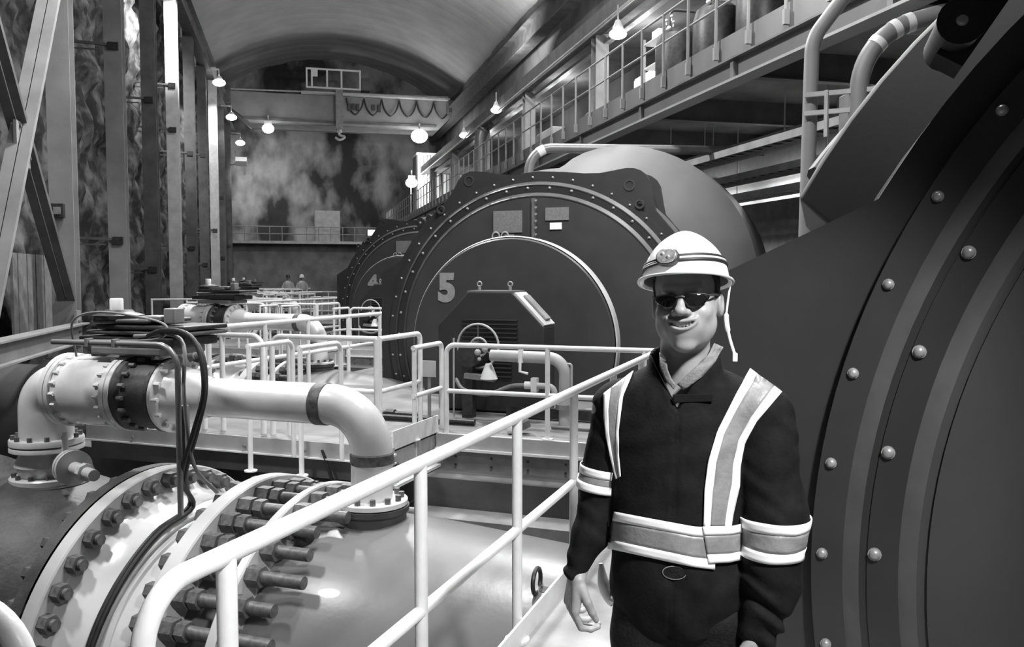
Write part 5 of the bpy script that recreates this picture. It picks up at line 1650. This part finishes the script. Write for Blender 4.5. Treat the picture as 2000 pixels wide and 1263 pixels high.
for A_, B_, nm in (([(1412, 677), (1398, 705), (1372, 735), (1335, 762)], [(1396, 670), (1385, 690), (1360, 715), (1322, 750)], 'shirt_collar'), ([(1288, 688), (1289, 715), (1300, 742), (1316, 760)], [(1301, 700), (1304, 722), (1312, 740), (1320, 752)], 'shirt_collar')):
    ff = lambda x, y, z: smin(neck_f(x, y, z) - .008, jcollar_f(x, y, z), .006)
    A2, B2 = resample(A_, 16), resample(B_, 16)
    rows = []
    for t in np.linspace(0, 1, 5):
        P = A2 + (B2 - A2) * t; rows.append(march(np.repeat(CAM_L[None], 16, 0), np.array([pix_ray(*p) for p in P]), ff, .004))
    strip_mesh(rows, nm, M_shirt, man)
m = MB(); gl = [V3(-.214, .07, .968), V3(-.211, .066, .940), V3(-.203, .06, .908), V3(-.190, .055, .884), V3(-.176, .05, .874)]
m.tube(spline(gl, 5), [.006 + .010 * min(1, i / 8) for i in range(21)], 12); [m.sphere(V3(*q), r_, 12, 8, (1, .7, 1)) for *q, r_ in ((-.212, .062, .935, .010), (-.203, .06, .914, .011), (-.190, .054, .895, .012))]; gv = pchild(m, 'glove', M_tapew)
for k in range(4):
    m = MB(); m.tube([V3(-.186 + .006 * k, .04, .884 - .004 * k), V3(-.166 + .004 * k, .03, .880 - .009 * k)], [.009, .008], 8); pchild(m, 'glove_finger', M_tapew, gv)

# --- hard hat with lamp strap, head lamp, sunglasses, cord
TILT = R(11)


def hp(p):
    """hat frame to head frame: tipped back, base circle at the brim"""
    x, y, z = p; y, z = y * math.cos(TILT) + z * math.sin(TILT), -y * math.sin(TILT) + z * math.cos(TILT)
    return from_head((x, y + .006, z + .042))


def dome(phi_, t, g=0.0):
    """t 0 apex .. 1 base"""
    s = math.sin(t * PI / 2) ** 1.33; cz = math.cos(t * PI / 2)
    rx, ry = .1055 + g, .132 + g
    ridge = .004 * max(0, math.cos(phi_ * 2)) * (1 - t) if abs(math.sin(phi_)) > .7 else 0
    return (rx * s * math.cos(phi_), ry * s * math.sin(phi_), (.128 + g) * cz + ridge)


def brim(phi_, k):
    x, y, z = dome(phi_, 1)
    fr = max(0, -math.sin(phi_)) ** 3
    w = (.010 + .028 * fr) * k
    l = math.hypot(x, y); return (x * (1 + w / l), y * (1 + w / l), -.004 * k - .006 * k * fr)


n = 72; vs = []; fs = []
rows = [[hp(dome(2 * PI * i / n, t)) for i in range(n)] for t in np.linspace(.02, 1, 22)] + [[hp(brim(2 * PI * i / n, k)) for i in range(n)] for k in (.3, .65, 1.0)]
vs = [hp((0, 0, .128))]
for r_ in rows: vs += r_
fs = [[0, 1 + i, 1 + (i + 1) % n] for i in range(n)]
for j in range(len(rows) - 1): fs += [[1 + j * n + i, 1 + (j + 1) * n + i, 1 + (j + 1) * n + (i + 1) % n, 1 + j * n + (i + 1) % n] for i in range(n)]
m = MB(); m.add(vs, fs); hat = pchild(m, 'hard_hat', M_helm, smooth=0.9)
so = hat.modifiers.new('shell', 'SOLIDIFY'); so.thickness = .004; so.offset = -1
m = MB(); m.tube([hp(brim(2 * PI * i / n, 1.0)) for i in range(n)], .003, 6, closed=True); pchild(m, 'brim_edge', M_helm, hat)


def dome_at(phi_, z, g):
    t = math.acos(min(1, max(0, z / .128))) / (PI / 2); return hp(dome(phi_, t, g))


for z0, z1, mt, nm, g in ((.028, .034, M_black, 'lamp_strap', .0025), (.034, .040, M_steel3, 'strap_stripe', .0022), (.040, .046, M_black, 'lamp_strap', .0025)):
    rws = [np.array([dome_at(2 * PI * i / n, z + .004 * math.sin(2 * PI * i / n) + .007 * math.cos(2 * PI * i / n), g) for i in range(n + 1)]) for z in (z0, (z0 + z1) / 2, z1)]
    o = strip_mesh(rws, nm, mt, hat)
ph = -PI / 2 - R(13)
c = dome_at(ph, .034, .005); cn = (dome_at(ph, .034, .03) - c).normalized(); cx = Vector((0, 0, 1)).cross(cn).normalized() * 1.0; cz = cn.cross(cx)
def oval(a, b, k=28, pw=2.6): return [(a * abs(math.cos(2 * PI * i / k)) ** (2 / pw) * (1 if math.cos(2 * PI * i / k) > 0 else -1), b * abs(math.sin(2 * PI * i / k)) ** (2 / pw) * (1 if math.sin(2 * PI * i / k) > 0 else -1)) for i in range(k)]
m = MB(); m.prism(oval(.0275, .0215), c - cn * .008, cx, cz, cn, .018); lampb = pchild(m, 'head_lamp', M_dark, hat, bevel=.003)
m = MB(); m.prism(oval(.0245, .0185), c + cn * .009, cx, cz, cn, .004); pchild(m, 'lamp_glass', mat('lamp_reflector', 0.55, 0.15, 0.6, var=0.4, scale=60), hat, bevel=.003)
for dx, dz in ((-.009, .004), (.006, -.004)):
    m = MB(); m.sphere(c + cn * .010 + cx * dx + cz * dz, .0062, 12, 8); pchild(m, 'lamp_bulb', M_boltg, hat)
# sunglasses
gz = lambda x, z: (x, -.1045 + 5.2 * x * x + .10 * abs(z + .002), z)
gl_root = None
for s in (-1, 1):
    out = [(.009, .008), (.018, .0125), (.034, .013), (.052, .0115), (.065, .0065), (.063, -.001), (.054, -.0105), (.043, -.0180), (.030, -.0200), (.019, -.0175), (.014, -.012), (.009, -.002)]
    ctr = (.033, -.002); rings = []
    pts = spline([V3(a, b, 0) for a, b in out + out[:1]], 4)[:-1]
    for f in (0.02, .4, .75, 1.0): rings.append([from_head(gz(s * (ctr[0] + (p.x - ctr[0]) * f), ctr[1] + (p.y - ctr[1]) * f)) for p in pts])
    k = len(pts); vs = [v for r_ in rings for v in r_]; fs = [[j * k + i, j * k + (i + 1) % k, (j + 1) * k + (i + 1) % k, (j + 1) * k + i] for j in range(3) for i in range(k)] + [list(range(k))]
    m = MB(); m.add(vs, fs); ln = pchild(m, 'sunglass_lens', M_glass); so = ln.modifiers.new('thickness', 'SOLIDIFY'); so.thickness = .0025; so.offset = 0
    m = MB(); m.tube([from_head(gz(s * p.x, p.y)) for p in pts], .0011, 6, closed=True); pchild(m, 'sunglass_frame', M_dark, ln)
    m = MB(); m.tube([from_head(q) for q in ((s * .056, -.088, .006), (s * .072, -.062, .008), (s * .079, -.02, .006), (s * .082, .012, .004), (s * .080, .03, -.008))], .0024, 8); pchild(m, 'sunglass_temple', M_dark, ln)
m = MB(); m.tube(spline([from_head(q) for q in ((-.010, -.1035, .006), (-.004, -.107, .0085), (.004, -.107, .0085), (.010, -.1035, .006))], 4), .0018, 8); pchild(m, 'sunglass_bridge', M_boltg)
# cord from the back of the hat to the collar
m = MB(); m.tube(spline([hp((.100, .075, -.004)), V3(.101, .062, 1.645), V3(.101, .06, 1.615), V3(.109, .055, 1.575), V3(.121, .048, 1.535)], 6), [.003] * 8 + [.0065] * 8 + [.004] * 9, 8); pchild(m, 'helmet_cord', M_rail, hat)
m = MB(); m.box(V3(.1225, .047, 1.527), (.012, .01, .022)); pchild(m, 'cord_clip', M_tapew, hat, smooth=0, bevel=.002)
